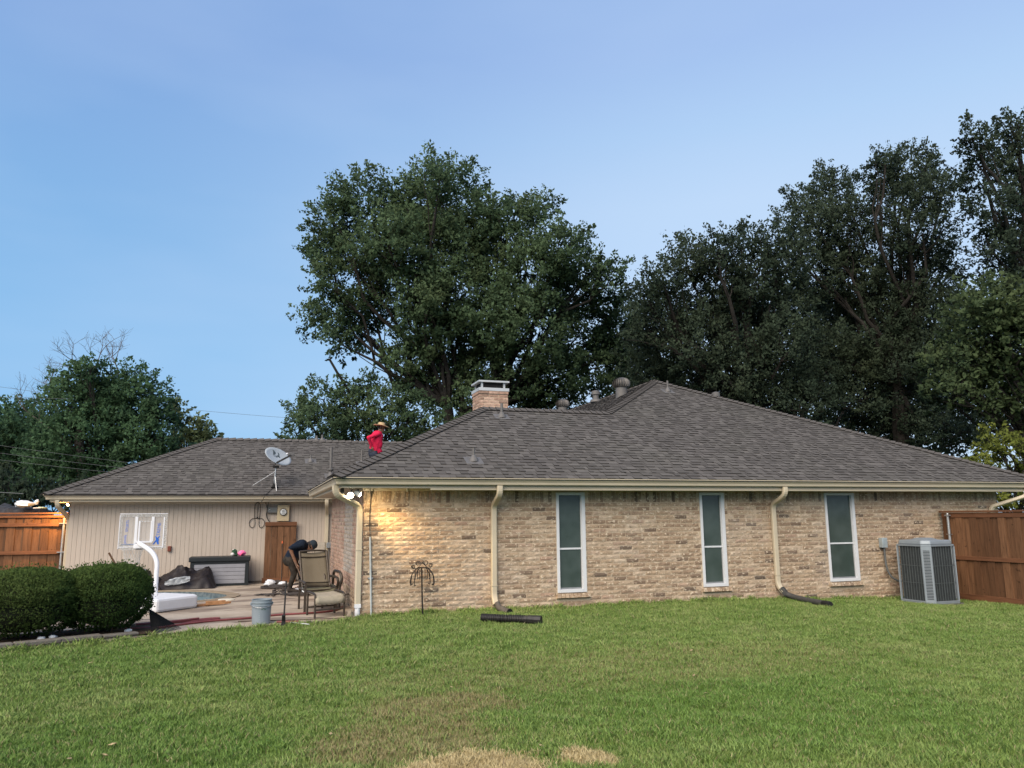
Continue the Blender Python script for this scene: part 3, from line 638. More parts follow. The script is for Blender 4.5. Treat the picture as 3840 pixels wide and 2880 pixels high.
# ---- roof vents
def vent_pipe(x, y, z, h, r, collar=0, fl=.16):
    b = MB().tube([(x, y, z - .1), (x, y, z + h)], r, 12); o = b.build('vent_pipe', GREYV, house, True)
    f = MB().lathe([(r + .065, -.02), (r + .055, .03), (r + .025, .07), (r + .006, .10)], 14, Matrix.Translation((x, y, z + .01)))
    f.box(x - fl, x + fl, y - fl * .9, y + fl * .9, -.004, .006); 
    for i in range(len(f.v) - 8, len(f.v)): vx, vy, vz = f.v[i]; f.v[i] = (vx, vy, z + vz + SL * (vy - y) + .012)
    f.build('pipe_flashing', GREYV, o, True)
    if collar: MB().lathe([(r + .03, 0), (r + .035, .01), (r + .035, .05), (r + .01, .06)], 14, Matrix.Translation((x, y, z + collar))).build('pipe_collar', GREYV, o, True)
FR = PL['front'][0]; GA = PL['garage'][0]; MS = PL['main_side'][0]
vent_pipe(1.95, .13, FR(1.95, .13), .24, .026); vent_pipe(3.20, 2.42, FR(3.2, 2.42), .30, .030); vent_pipe(8.60, 4.79, FR(8.6, 4.79), .30, .026)
vent_pipe(-.30, 9.66, GA(0, 9.66), .20, .022); vent_pipe(.19, 8.72, GA(0, 8.72), .80, .040, .16); vent_pipe(1.14, 9.55, GA(0, 9.55), .42, .030)
def flue(x, y, z, h, r):
    o = MB().tube([(x, y, z - .2), (x, y, z + h)], r, 16).build('flue_pipe', GREYV, house, True)
    MB().lathe([(r + .006, h - .02), (r + .035, h), (r + .035, h + .11), (r * .4, h + .14)], 16, Matrix.Translation((x, y, z))).build('flue_cap', GREYV, o, True)
    MB().lathe([(r + .02, 0), (r + .07, -.01), (r + .09, -.09)], 16, Matrix.Translation((x, y, z + .09))).build('storm_collar', GREYV, o, True)
flue(8.45, 9.1, MS(8.45, 0), .24, .10); flue(10.05, 4.75, PL['main_right'][0](10.05, 0) - .25, .38, .075)
for x in (-.05, .12): vent_pipe(x, 11.25, zq, .17 if x < 0 else .2, .03)
def turbine(x, y, z, s=1.0):
    o = MB().lathe([(.19 * s, -.35), (.165 * s, .02), (.165 * s, .22 * s)], 24, Matrix.Translation((x, y, z))).build('turbine_vent', GREYV, house, True)
    prof = [(.17, .22), (.215, .25), (.24, .31), (.235, .39), (.19, .46), (.11, .50), (.03, .515)]
    hb = MB().lathe([(r * .9 * s, h * s) for r, h in prof], 20, Matrix.Translation((x, y, z))); ho = hb.build('turbine_head', DARKV, o, True)
    fb = MB()
    for k in range(22):
        a = 2 * math.pi * k / 22; V = []
        for q, (r, h) in enumerate(prof):
            b = a + .22 * math.sin(q / 6 * math.pi); V += [(x + r * .88 * s * math.cos(b), y + r * .88 * s * math.sin(b), z + h * s), (x + r * 1.06 * s * math.cos(b + .16), y + r * 1.06 * s * math.sin(b + .16), z + h * s)]
        fb.add(V, [(2 * q, 2 * q + 1, 2 * q + 3, 2 * q + 2) for q in range(6)])
    fo = fb.build('turbine_fin', DARKV, o); fo['kind'] = 'stuff'
turbine(7.92, 6.18, MS(7.92, 0)); turbine(8.55, 12.2, MS(8.55, 0))

# ------------------------------------------------------------------ satellite dish on the garage roof
dish = thing('satellite_dish', (-1.30, 8.02, GA(0, 8.02)), 'grey satellite dish on a braced mast on the lower slope of the garage roof', 'satellite dish')
DG = simple('dish_grey', (.33, .37, .40), .5, .1, .05, 5)
dz = GA(0, 8.02)
MB().tube([(-1.30, 8.02, dz), (-1.30, 8.00, 2.62), (-1.275, 8.0, 2.95)], .022, 10).build('mast', GALV, dish, True)
MB().box(-1.39, -1.21, 7.93, 8.11, -.004, .004).build('mount_foot', BLACKP, dish).location = (0, 0, dz + .015)
MB().prism([(-1.36, 7.99, dz), (-1.24, 7.99, dz), (-1.285, 7.99, dz + .2), (-1.315, 7.99, dz + .2)], (0, .05, 0)).build('mount_bracket', BLACKP, dish)
MB().tube([(-1.28, 7.99, 2.84), (-1.83, 8.1, GA(0, 8.1) + .02)], .009, 6).build('brace', GALV, dish); MB().tube([(-1.285, 7.99, 2.70), (-1.245, 7.80, GA(0, 7.8) + .01)], .010, 6).build('brace', GALV, dish)
# reflector: shallow elliptical bowl facing up and to the right
dn = Vector((.38, -.80, .46)).normalized(); dxv = Vector((.90, .40, -.16)); dxv = (dxv - dn * dxv.dot(dn)).normalized(); dyv = dn.cross(dxv)
DM = Matrix((dxv, dyv, dn)).transposed().to_4x4(); DM.translation = Vector((-1.235, 7.93, 3.23)); V = []; F = []; nr_, na = 6, 36
DM = DM @ Matrix.Rotation(R(-18), 4, 'Z')
for i in range(nr_ + 1):
    for k in range(na): rr = i / nr_; V.append((.37 * rr * math.cos(2 * math.pi * k / na), .235 * rr * math.sin(2 * math.pi * k / na), .055 * rr * rr - .05))
for i in range(nr_): F += [(i * na + k, (i + 1) * na + k, (i + 1) * na + (k + 1) % na, i * na + (k + 1) % na) for k in range(na)]
o = MB().add([DM @ Vector(v) for v in V], F).build('reflector', DG, dish, True); sm = o.modifiers.new('Solidify', 'SOLIDIFY'); sm.thickness = .012
LOGO = simple('logo_print', (.06, .08, .09), .6)
def on_dish(pts, name):
    P = [(a, b, .055 * ((a / .37) ** 2 + (b / .235) ** 2) - .047) for a, b in pts]; return MB().poly([DM @ Vector(p) for p in P]).build(name, LOGO, o)
on_dish([(-.20, .13), (-.14, .13), (-.09, .105), (-.075, .065), (-.095, .03), (-.135, .015), (-.145, .055), (-.165, .10)], 'logo')
on_dish([(-.07, .015), (-.03, .03), (-.005, .065), (-.015, .10), (-.05, .13), (-.02, .13), (.02, .11), (.03, .065), (.075, .02), (.075, .012)], 'logo')
def text(s, name, size, M, mat, parent, ext=.0008):
    c = bpy.data.curves.new(name, 'FONT'); c.body = s; c.size = size; c.extrude = ext; c.align_x = 'LEFT'; t_ = bpy.data.objects.new(name, c); COL.objects.link(t_)
    me = bpy.data.meshes.new_from_object(t_.evaluated_get(bpy.context.evaluated_depsgraph_get())); bpy.data.objects.remove(t_); me.transform(M); me.materials.append(mat); return link(name, me, parent)
text('DIRECTV', 'lettering', .028, DM @ Matrix.Translation((-.125, -.012, -.034)), LOGO, o)
MB().beam(DM @ Vector((.0, -.22, -.05)), DM @ Vector((.2, -.13, .40)), .03, .04).build('feed_arm', BLACKP, dish)
MB().beam(DM @ Vector((.13, -.10, .37)), DM @ Vector((.28, -.06, .40)), .07, .075).build('feed_head', GREYV, dish, bevel=.008); MB().ball(DM @ Vector((.11, -.105, .36)), .028, 6).build('feed_horn', WPL, dish, True)
MB().box(-1.36, -1.20, 7.93, 8.05, 2.93, 2.99).build('mast_clamp', BLACKP, dish)

# ------------------------------------------------------------------ utilities on the siding
YS = GY - .002
TANP = simple('meter_paint', (.50, .41, .26), .5, .1, .06, 5)
mt = thing('electricity_meter', (-1.04, YS, 1.55), 'round glass electricity meter on a tan cabinet above the brown wooden gate', 'meter')
MB().box(-1.193, -.895, YS - .13, YS, 1.55, 1.97).build('cabinet', TANP, mt, bevel=.008)
d = MB().lathe([(.092, 0), (.092, .03), (.086, .035)], 28, Matrix.Translation((-1.045, YS - .13, 1.785)) @ Matrix.Rotation(R(90), 4, 'X')).build('meter_ring', BLACKP, mt, True)
MB().lathe([(.078, .036), (.078, .06), (.06, .075)], 28, Matrix.Translation((-1.045, YS - .13, 1.785)) @ Matrix.Rotation(R(90), 4, 'X')).build('dial', simple('dial_face', (.62, .64, .63), .2), d, True)
MB().box(-1.085, -1.02, YS - .209, YS - .204, 1.80, 1.825).box(-1.085, -1.005, YS - .209, YS - .204, 1.75, 1.755).box(-1.075, -1.015, YS - .209, YS - .204, 1.765, 1.77).build('meter_display', GREYV, d)
jb = thing('junction_box', (-1.31, YS, 1.77), 'grey metal junction box left of the tan meter cabinet', 'electrical box')
MB().box(-1.432, -1.20, YS - .10, YS, 1.785, 1.905).build('box_body', simple('grey_enamel', (.17, .18, .175), .5, .2), jb, bevel=.006); MB().box(-1.435, -1.198, YS - .105, YS - .02, 1.765, 1.79).build('box_lip', GREYV, jb); MB().ball((-1.385, YS - .105, 1.85), .016, 6).build('knob', GALV, jb)
WIRE = simple('black_cable', (.02, .018, .017), .6)
cb = thing('cable_coil', (-1.69, YS, 1.63), 'black cable tied in two loops hanging on the beige siding', 'cable')
cbm = MB()
for s in (-1, 1):
    cbm.tube(spline([(-1.69, YS - .02, 1.633), (-1.69 + s * .12, YS - .025, 1.62), (-1.69 + s * .185, YS - .02, 1.53), (-1.69 + s * .17, YS - .02, 1.43), (-1.69 + s * .11, YS - .025, 1.39), (-1.69 + s * .06, YS - .02, 1.43), (-1.69 + s * .05, YS - .02, 1.55), (-1.69 + s * .065, YS - .02, 1.75), (-1.69 + s * .06, YS - .02, 1.98), (-1.69, YS - .025, 2.04)], 6), .007, 6)
    cbm.tube(spline([(-1.69 + s * .01, YS - .02, 1.64), (-1.69 + s * .012, YS - .02, 1.85), (-1.69 + s * .02, YS - .02, 2.03)], 5), .004, 5)
cbm.build('cable', WIRE, cb); MB().box(-1.70, -1.68, YS - .04, YS, 1.62, 1.66).build('cable_tie', BLACKP, cb)
for pts, lb in (([(-1.30, 8.0, GA(0, 8) + .02), (-1.50, 7.60, 2.23), (-1.56, 7.58, 2.12), (-1.60, 7.76, 2.05), (-1.62, 8.12, 2.03)], 'thin black cable running from the dish foot down over the garage gutter'),
                ([(-1.50, YS - .02, 2.03), (-1.47, YS - .04, 1.93), (-1.44, YS - .03, 1.88), (-1.46, YS - .03, 1.70), (-1.40, YS - .03, 1.55)], 'black cable hanging down beside the grey junction box'),
                ([(-1.42, YS - .03, 2.04), (-1.445, YS - .05, 1.9), (-1.45, YS - .05, 1.7), (-1.43, YS - .04, 1.62), (-1.37, YS - .04, 1.53)], 'thicker black cable drop running behind the brown gate')):
    tag(MB().tube(spline(pts, 6), .007, 6).build('utility_cable', WIRE), lb, 'cable')
rb = thing('outlet_cover', (-3.74, YS, .83), 'small rust red outlet box on the siding right of the backboard', 'outlet'); MB().box(-3.785, -3.70, YS - .06, YS, .83, .96).build('cover', simple('rust_red', (.20, .055, .03), .5), rb, bevel=.008); MB().box(-3.77, -3.715, YS - .066, YS - .06, .845, .945).build('cover_flap', simple('rust_red_flap', (.17, .05, .03), .5), rb)
jb2 = thing('wire_box', (.14, 8.12, .86), 'small grey box on the cream pipe in the inner corner', 'electrical box'); MB().box(.085, .195, 8.02, 8.10, .84, .98).build('box_body', GALV, jb2, bevel=.006); MB().tube([(.145, 8.06, .86), (.145, 8.06, 0.0)], .014, 8).build('conduit', GREYV, jb2)

# wooden screen panel leaning on the siding
pn = thing('wooden_gate', (-1.09, 8.0, 0), 'brown stained wooden gate with a cap rail leaning on the siding under the meter', 'gate')
PX0, PX1 = -1.475, -.70; rt = Matrix.Rotation(R(-2.5), 3, 'X'); pv = (0, 8.0, 0)
for k in range(5):
    w = (PX1 - PX0) / 5; a = PX0 + k * w; MB().box(a + .004, a + w - .004, 7.985 + (.008 if k % 2 else 0), 8.01, .09, 1.45, 0, rt, pv).build('board', CEDAR, pn, bevel=.003)
MB().box(PX0 - .01, PX1 + .01, 7.955, 8.03, 1.43, 1.53, 0, rt, pv).build('cap_rail', CEDARX, pn, bevel=.004); MB().box(PX0 - .03, PX1 + .02, 7.96, 8.03, .0, .12, 0, rt, pv).build('base_rail', CEDARX, pn, bevel=.004); MB().box(PX1 - .03, PX1 + .004, 8.012, 8.09, .05, 1.42, 0, rt, pv).build('side_post', CEDARX, pn)
tag(MB().box(-.20, .05, 8.08, 8.12, .0, 1.0).build('leaning_sheet', simple('beige_sheet', (.40, .355, .29), .7), bevel=.004), 'plain beige sheet standing against the siding behind the bending worker', 'sheet')

# ------------------------------------------------------------------ lamps
BULB = emis('flood_lens', (1.0, .88, .62), 60.0); BULB2 = emis('flood_lens_edge', (1.0, .86, .60), 60.0)
fl = thing('flood_light', (-.19, -.22, 2.09), 'lit twin head floodlight under the eave at the near brick corner', 'lamp')
MB().box(-.26, -.06, -.30, -.14, 2.066, 2.091).build('base_plate', GREYV, fl, bevel=.004)
def head(c, aim, r, mat, nm='lamp_head'):
    a = Vector(aim).normalized(); Q = a.to_track_quat('Z', 'Y').to_matrix().to_4x4(); Q.translation = Vector(c)
    h = MB().lathe([(r * .45, -.09), (r * .95, -.045), (r * 1.02, .0), (r * 1.02, .012)], 20, Q).build(nm, WPL, fl, True)
    MB().lathe([(r * .94, .004), (r * .9, .014), (r * .5, .026), (.004, .03)], 20, Q).build('lens', mat, h, True); return a
head((-.245, -.25, 1.97), (-.25, -.9, -.30), .052, BULB); head((-.105, -.235, 1.985), (.96, .0, -.45), .048, BULB2)
MB().tube([(-.22, -.22, 2.075), (-.235, -.22, 2.01)], .012, 8).tube([(-.12, -.22, 2.075), (-.125, -.22, 2.02)], .012, 8).build('swivel_arm', GREYV, fl)
def spot(name, loc, aim, power, ang, blend, col, rad, parent):
    l = bpy.data.lights.new(name, 'SPOT'); l.energy = power; l.spot_size = R(ang); l.spot_blend = blend; l.color = col; l.shadow_soft_size = rad
    o = link(name, l, parent); q = (Vector(aim) - Vector(loc)).to_track_quat('-Z', 'Y'); o.matrix_basis = Matrix.Translation(loc) @ q.to_matrix().to_4x4(); return o
spot('flood_beam', (-.12, -.34, 1.95), (.9, .0, 1.2), 135, 50, 1.0, (1.0, .66, .26), .05, fl)
spot('flood_spill', (-.12, -.34, 1.95), (.9, .0, 1.2), 20, 120, 1.0, (1.0, .66, .26), .05, fl)
spot('flood_beam', (-.27, -.33, 1.94), (-1.0, -2.0, .0), 10, 130, 1.0, (1.0, .78, .45), .05, fl)
cm_ = thing('eave_sensor', (-.43, -.20, 2.0), 'small dark box under the eave left of the lit floodlight', 'sensor'); MB().box(-.41, -.35, -.26, -.19, 1.98, 2.092).build('sensor_body', BLACKP, cm_, bevel=.006); MB().ball((-.38, -.265, 2.0), .018, 6).build('sensor_eye', DARKV, cm_)
gl = thing('garage_lamp', (-6.13, 8.42, 1.95), 'small lit lamp on the garage corner above the cedar fence', 'lamp')
MB().box(-6.10, -6.04, 8.36, 8.50, 1.94, 2.055).build('lamp_box', BLACKP, gl, bevel=.006)
for dy in (0, .09): MB().lathe([(.03, 0), (.03, .02), (.005, .03)], 12, Matrix.Translation((-6.13, 8.38 + dy, 2.0)) @ Matrix.Rotation(R(-110), 4, 'Y')).build('lens', emis('small_lens', (1, .62, .25), 25), gl)
spot('lamp_beam', (-6.17, 8.42, 1.99), (-6.9, 8.85, 1.45), 150, 165, 1.0, (1.0, .50, .13), .04, gl)
cp_ = thing('wall_conduit', (.14, -.03, 0), 'pale grey conduit pipe with a thin cable running up the brick beside the corner', 'pipe')
MB().tube([(.165, -.03, -.03), (.118, -.03, 1.285)], .017, 10).build('conduit', simple('pvc_grey', (.42, .45, .45), .45), cp_, True); MB().tube(spline([(.118, -.022, 1.28), (.105, -.012, 1.6), (.118, -.012, 1.95), (.10, -.02, 2.08)], 5), .006, 6).tube([(.112, -.012, 1.92), (.16, -.02, 2.075)], .005, 6).build('cable', WIRE, cp_); MB().box(.10, .18, -.036, -.004, .60, .625).build('strap', GALV, cp_)

# ------------------------------------------------------------------ fences
def fence_boards(n, p0, du, dn, w, z0, z1, parent, names='fence_board'):
    ms = {}
    for k in range(n):
        ww = w * random.uniform(.93, 1.02); proud = .0 if k % 2 else .019
        key = (k % 2, random.randrange(4))
        if key not in ms:
            mb = MB().box(-w / 2 + .002 - .03 * (k % 2), w / 2 - .002 + .03 * (k % 2), -.018, .0, z0 + random.uniform(-.01, .0), z1); me = mb.mesh(names); me.materials.append(CEDAR); ms[key] = me
        o = link(names, ms[key], parent); Mb = Matrix((Vector(du), Vector(dn) * -1, Vector((0, 0, 1)))).transposed().to_4x4(); Mb.translation = Vector(p0) + Vector(du) * (k + .5) * w + Vector(dn) * proud; o.matrix_basis = Mb
FX = 12.36
f1 = thing('cedar_fence', (FX, -.1, -.2), 'brown cedar privacy fence running out from the brick wall behind the air conditioner', 'fence')
fence_boards(44, (FX, -.10, 0), (0, -1, 0), (-1, 0, 0), .165, -.21, 1.60, f1)
MB().box(FX - .07, FX + .05, -7.4, -.06, 1.605, 1.643).build('cap_rail', CEDARX, f1, bevel=.004)
MB().box(FX - .045, FX - .021, -7.4, -.10, 1.50, 1.60).build('trim_rail', CEDARX, f1, bevel=.003); MB().box(FX - .062, FX - .021, -7.4, -.10, .635, .715).build('rail', CEDARX, f1, bevel=.003); MB().box(FX - .045, FX - .021, -7.4, -.10, -.2, -.05).build('kick_board', CEDARX, f1, bevel=.003)
for y in (-.30, -2.9, -5.3):
    p = MB().tube([(FX - .09, y, -.3), (FX - .09, y, 1.575)], .028, 12).lathe([(.03, 0), (.02, .02), (.003, .027)], 12, Matrix.Translation((FX - .09, y, 1.575))).build('steel_post', GALV, f1, True)
    MB().box(FX - .13, FX - .05, y - .045, y + .045, 1.535, 1.56).box(FX - .13, FX - .05, y - .045, y + .045, 1.15, 1.16).build('post_clamp', GALV, p)
FY = 8.9
f2 = thing('cedar_fence', (-6.3, FY, 0), 'orange lit cedar fence panel with a cap rail left of the garage corner', 'fence')
fence_boards(24, (-6.22, FY, 0), (-1, 0, 0), (0, -1, 0), .185, -.05, 1.70, f2)
MB().box(-10.7, -6.20, FY - .11, FY + .05, 1.775, 1.815).build('cap_rail', CEDARX, f2, bevel=.004)
for z0, z1 in ((1.69, 1.745), (1.475, 1.56), (.80, .885)): MB().box(-10.7, -6.20, FY - .078, FY - .038, z0, z1).build('rail', CEDARX, f2, bevel=.003)
for x in (-6.26, -8.7):
    p = MB().tube([(x, FY - .11, -.1), (x, FY - .11, 1.68)], .030, 12).build('steel_post', GALV, f2, True); MB().box(x - .1, x + .06, FY - .15, FY - .075, 1.535, 1.555).box(x - .1, x + .06, FY - .15, FY - .075, .835, .855).build('post_clamp', GALV, p)
tag(MB().box(-6.18, -6.09, FY - .05, FY + .04, -.05, 1.74).build('fence_post', CEDARX, bevel=.004), 'wooden post in the gap between the lit fence and the garage corner', 'post')

# ------------------------------------------------------------------ air conditioner
ac = thing('air_conditioner', (11.11, -.73, -.2), 'grey air conditioning unit with dark grilles and a louvred corner beside the brown fence', 'air conditioner')
ACG = simple('unit_grey', (.235, .27, .295), .45, .25, .06, 5); COIL = simple('coil_dark', (.045, .052, .055), .6, .2, .3, 40)
cx, cy_, ah = 11.13, -.73, .415; az = Matrix.Rotation(R(1), 4, 'Z'); AB, AT = -.145, .985
# square unit turned so that one clipped corner faces the camera
MA = Matrix.Translation((cx, cy_, 0)) @ az
def abox(name, mat, x0, x1, y0, y1, z0, z1, par=ac, bevel=0.0):
    mb = MB().box(x0, x1, y0, y1, z0, z1); mb.v = [tuple(MA @ Vector(v)) for v in mb.v]; return mb.build(name, mat, par, bevel=bevel)
def aprism(name, mat, plan, z0, z1, par=ac, bevel=0.0, top=1.0):
    mb = MB(); n = len(plan); mb.add([MA @ Vector((x, y, z0)) for x, y in plan] + [MA @ Vector((x * top, y * top, z1)) for x, y in plan], [tuple(range(n - 1, -1, -1)), tuple(range(n, 2 * n))] + [(i, (i + 1) % n, n + (i + 1) % n, n + i) for i in range(n)]); return mb.build(name, mat, par, bevel=bevel)
cl = .125
octo = lambda h, c: [(-h + c, -h), (h - c, -h), (h, -h + c), (h, h - c), (h - c, h), (-h + c, h), (-h, h - c), (-h, -h + c)]
aprism('pad', simple('unit_pad', (.10, .095, .09), .9), octo(ah + .06, cl), AB - .06, AB)
aprism('coil', COIL, octo(ah - .03, cl), AB + .02, AT)
aprism('base_pan', ACG, octo(ah + .012, cl), AB, AB + .055, bevel=.006)
aprism('top_rail', ACG, octo(ah + .008, cl), AT - .035, AT, bevel=.004)
tp = aprism('top_cover', ACG, octo(ah - .015, cl), AT, AT + .085, bevel=.02, top=.95); aprism('fan_guard', ACG, octo(ah * .55, cl * .6), AT + .085, AT + .125, tp, .01, .5)
for q in range(4):                                # corner posts and grilles on four sides
    rq = Matrix.Rotation(R(90 * q), 4, 'Z'); keep = MA; MA = MA @ rq
    for x in (-ah + cl - .012, ah - cl - .012): abox('corner_post', ACG, x, x + .024, -ah - .004, -ah + .022, AB + .055, AT - .035)
    gb = MB(); nb = 9
    for k in range(1, nb): x = -ah + cl + (2 * ah - 2 * cl) * k / nb; w_ = .007 if k != 4 else .011; gb.box(x - w_ / 2, x + w_ / 2, -ah + .004, -ah + .012, AB + .06, AT - .04)
    for z in (AB + .39, AB + .72): gb.box(-ah + cl, ah - cl, -ah + .001, -ah + .006, z, z + .008)
    gb.v = [tuple(MA @ Vector(v)) for v in gb.v]; gb.build('grille', simple('grille_wire', (.12, .14, .145), .5, .3) if q == 0 else bpy.data.materials['grille_wire'], ac)
    cn = MB().box(-cl * .7, cl * .7, -.012, .0, AB + .055, AT - .035); MC = MA @ Matrix.Translation((-ah + cl / 2 - .004, -ah + cl / 2 - .004, 0)) @ Matrix.Rotation(R(-45), 4, 'Z'); cn.v = [tuple(MC @ Vector(v)) for v in cn.v]; lp = cn.build('louvre_panel', ACG, ac)
    if q in (0, 1):
        sl = MB().box(-cl * .46, cl * .46, -.016, -.0125, -.006, .006).mesh('louvre_slot'); sl.transform(MC); sl.materials.append(bpy.data.materials['black_plastic'])
        for k in range(33): s_ = link('louvre_slot', sl, lp); s_.location = (0, 0, AB + .10 + k * .0285)
    MA = keep
db = thing('disconnect_box', (10.73, -.02, .9), 'small grey electrical box with a dark hose on the brick above the air conditioner', 'electrical box')
MB().box(10.665, 10.80, -.11, -.006, .90, 1.10).build('box_body', simple('box_grey', (.36, .42, .44), .45, .2), db, bevel=.008)
MB().tube(spline([(10.745, -.06, .90), (10.74, -.07, .62), (10.755, -.09, .44), (10.82, -.13, .30), (10.98, -.2, .20)], 6), .021, 10).build('hose', simple('hose_grey', (.10, .105, .105), .5), db, True)
# ------------------------------------------------------------------ trees
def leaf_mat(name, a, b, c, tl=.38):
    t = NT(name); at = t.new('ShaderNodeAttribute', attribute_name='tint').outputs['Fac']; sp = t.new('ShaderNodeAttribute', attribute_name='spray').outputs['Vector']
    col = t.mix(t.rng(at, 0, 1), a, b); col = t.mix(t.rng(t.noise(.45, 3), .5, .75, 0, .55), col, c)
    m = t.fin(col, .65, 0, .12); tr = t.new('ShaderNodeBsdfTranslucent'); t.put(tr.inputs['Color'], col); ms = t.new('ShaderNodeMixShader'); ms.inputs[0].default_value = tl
    t.pos(); ad = t.new('ShaderNodeVectorMath', operation='ADD'); t.put(ad.inputs[0], sp); t.put(ad.inputs[1], t.scale(t.geo.outputs['Normal'], (.5, .5, .5))); nm = t.new('ShaderNodeVectorMath', operation='NORMALIZE'); t.put(nm.inputs[0], ad.outputs[0]); t.put(t.b.inputs['Normal'], nm.outputs[0])
    t.t.links.new(t.b.outputs[0], ms.inputs[1]); t.t.links.new(tr.outputs[0], ms.inputs[2]); t.t.links.new(ms.outputs[0], t.t.nodes['Material Output'].inputs['Surface']); return m
OAKL = leaf_mat('oak_leaf', (.045, .082, .042), (.10, .155, .075), (.11, .135, .055))
LIVEL = leaf_mat('live_oak_leaf', (.028, .047, .031), (.060, .085, .052), (.066, .082, .04))
LEANL = leaf_mat('elm_leaf', (.05, .08, .038), (.10, .14, .06), (.11, .14, .055))
LEFTL = leaf_mat('left_leaf', (.034, .074, .04), (.08, .15, .07), (.075, .12, .05))
PALEL = leaf_mat('pale_leaf', (.085, .12, .055), (.15, .19, .085), (.14, .16, .07))
YELL = leaf_mat('yellow_leaf', (.10, .13, .025), (.21, .24, .05), (.17, .18, .04))
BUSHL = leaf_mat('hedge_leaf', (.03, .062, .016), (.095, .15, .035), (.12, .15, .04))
BARK = simple('bark', (.032, .029, .026), .95, 0, .35, 7, .02, .1); DEADB = simple('dead_wood', (.095, .078, .07), .95, 0, .2, 7)
def crown(blobs, per, size, seed, clump=.42, shell=.55, up=.35, nclump=None, aspect=.55, shrink=.86, long=2.0):
    """leaves along short sprays spread through the outer part of every lobe of the crown"""
    g = np.random.default_rng(seed); VV = []; TT = []; NN = []
    for bx, by, bz, br in blobs:
        nc = max(8, int((nclump or 55) * min(2.4, max(.4, br ** 1.5)))); br = br * shrink; bt = g.uniform(0, .5)
        d = g.normal(size=(nc, 3)); d /= np.linalg.norm(d, axis=1)[:, None]; rr = br * (shell + (1.0 - shell) * g.random(nc) ** .7)
        cc = np.array([bx, by, bz]) + d * rr[:, None] * np.array([1, 1, .92]); cs = g.uniform(.5, 1.2, nc) * clump * min(1.2, .55 + .4 * br); ct = g.uniform(0, .4, nc) + bt
        for c, s, tn in zip(cc, cs, ct):
            n = int(per * g.uniform(.5, 1.3) * (s / clump) ** 1.4) + 4; o0 = c - np.array([bx, by, bz]); o0 = o0 / (np.linalg.norm(o0) + 1e-6)
            o_ = o0 + np.array([0, 0, up]) + g.normal(size=3) * .4; o_ /= np.linalg.norm(o_); uu = g.random(n)[:, None] ** .8
            p = c + o_ * uu * s * long + np.clip(g.normal(size=(n, 3)), -1.6, 1.6) * s * np.array([.48, .48, .34]) * (1.1 - .75 * uu)
            ax = g.normal(size=(n, 3)) + o_ * .8; ax /= np.linalg.norm(ax, axis=1)[:, None]
            sd = np.cross(ax, g.normal(size=(n, 3)) + np.array([0, 0, 1.1])); sd /= np.linalg.norm(sd, axis=1)[:, None] + 1e-9
            L = size * g.uniform(.6, 1.3, n)[:, None]; w = L * aspect; nn = p - c + o0 * s * .6 + np.array([0, 0, .25 * s]); nn /= np.linalg.norm(nn, axis=1)[:, None] + 1e-6
            VV.append(np.stack([p - ax * L * .5, p + sd * w * .5, p + ax * L * .5, p - sd * w * .5], 1).reshape(-1, 3)); TT.append(np.clip(tn + g.uniform(0, .22, n), 0, 1)); NN.append(nn)
    V = np.concatenate(VV); return V, np.arange(len(V)).reshape(-1, 4), (np.concatenate(TT), np.concatenate(NN))
def limb(mb, a, b, r0, r1, seed, n=7, sag=.12):
    a = Vector(a); b = Vector(b); L = (b - a).length; pts = []; rs = []
    for i in range(n + 1):
        t_ = i / n; p = a.lerp(b, t_) + Vector((noise.noise((seed, t_ * 2.2, 0)), noise.noise((seed, t_ * 2.2, 9)), noise.noise((seed, t_ * 2.2, 5)) * .6)) * L * sag * math.sin(math.pi * t_) * 1.6
        pts.append(p); rs.append(r0 + (r1 - r0) * t_)
    mb.tube(pts, rs, 7); return pts
def tree(name, label, blobs, base, mat, per=30, size=.17, seed=1, trunk_r=.3, fork=.35, group=None, extra=(), clump=.42, aspect=.55, bark=None, trunks=1, nclump=None, shell=.55, up=.35, shrink=.86, long=2.0, dz=0.0):
    t = thing(name, base, label, 'tree', group); blobs = [(a, b, c + dz * min(1, max(0, (c - 3) / 5)), r) for a, b, c, r in blobs]
    V, F, T = crown(blobs, per, size, seed, clump, nclump=nclump, aspect=aspect, shell=shell, up=up, shrink=shrink, long=long); link('crown', np_mesh('crown', V, F, mat, T), t)
    mb = MB(); rg = random.Random(seed); base = Vector(base); cen = Vector((sum(b[0] for b in blobs), sum(b[1] for b in blobs), sum(b[2] for b in blobs))) / len(blobs); top = max(b[2] for b in blobs)
    forks = []
    for k in range(trunks):
        f = base.lerp(Vector((cen.x, cen.y, base.z + (top - base.z) * fork)), 1) + Vector((rg.uniform(-1, 1), rg.uniform(-.5, .5), 0)) * (1.6 if trunks > 1 else .2)
        f.x = base.x + (f.x - base.x) * .45 if trunks == 1 else f.x
        limb(mb, base + Vector((k * .55 - .27 * (trunks - 1), 0, 0)), f, trunk_r, trunk_r * .62, seed + k, 8, .05); forks.append(f)
    for i, b in enumerate(sorted(blobs, key=lambda b: -b[3])):
        f = min(forks, key=lambda q: (q - Vector(b[:3])).length); pts = limb(mb, f, b[:3], trunk_r * rg.uniform(.22, .36), .035, seed + i * 3.1, 7)
        for j in range(5):
            d = Vector((rg.gauss(0, 1), rg.gauss(0, 1), rg.gauss(.2, .8))).normalized() * b[3] * rg.uniform(.6, 1.0); limb(mb, pts[rg.choice((4, 5, 6, 7))], Vector(b[:3]) + d, .03, .008, seed + i + j * 1.7, 4)
    for a, b_, r0, r1 in extra: limb(mb, a, b_, r0, r1, seed + 50, 7, .06)
    mb.build('trunk', bark or BARK, t, True); return t
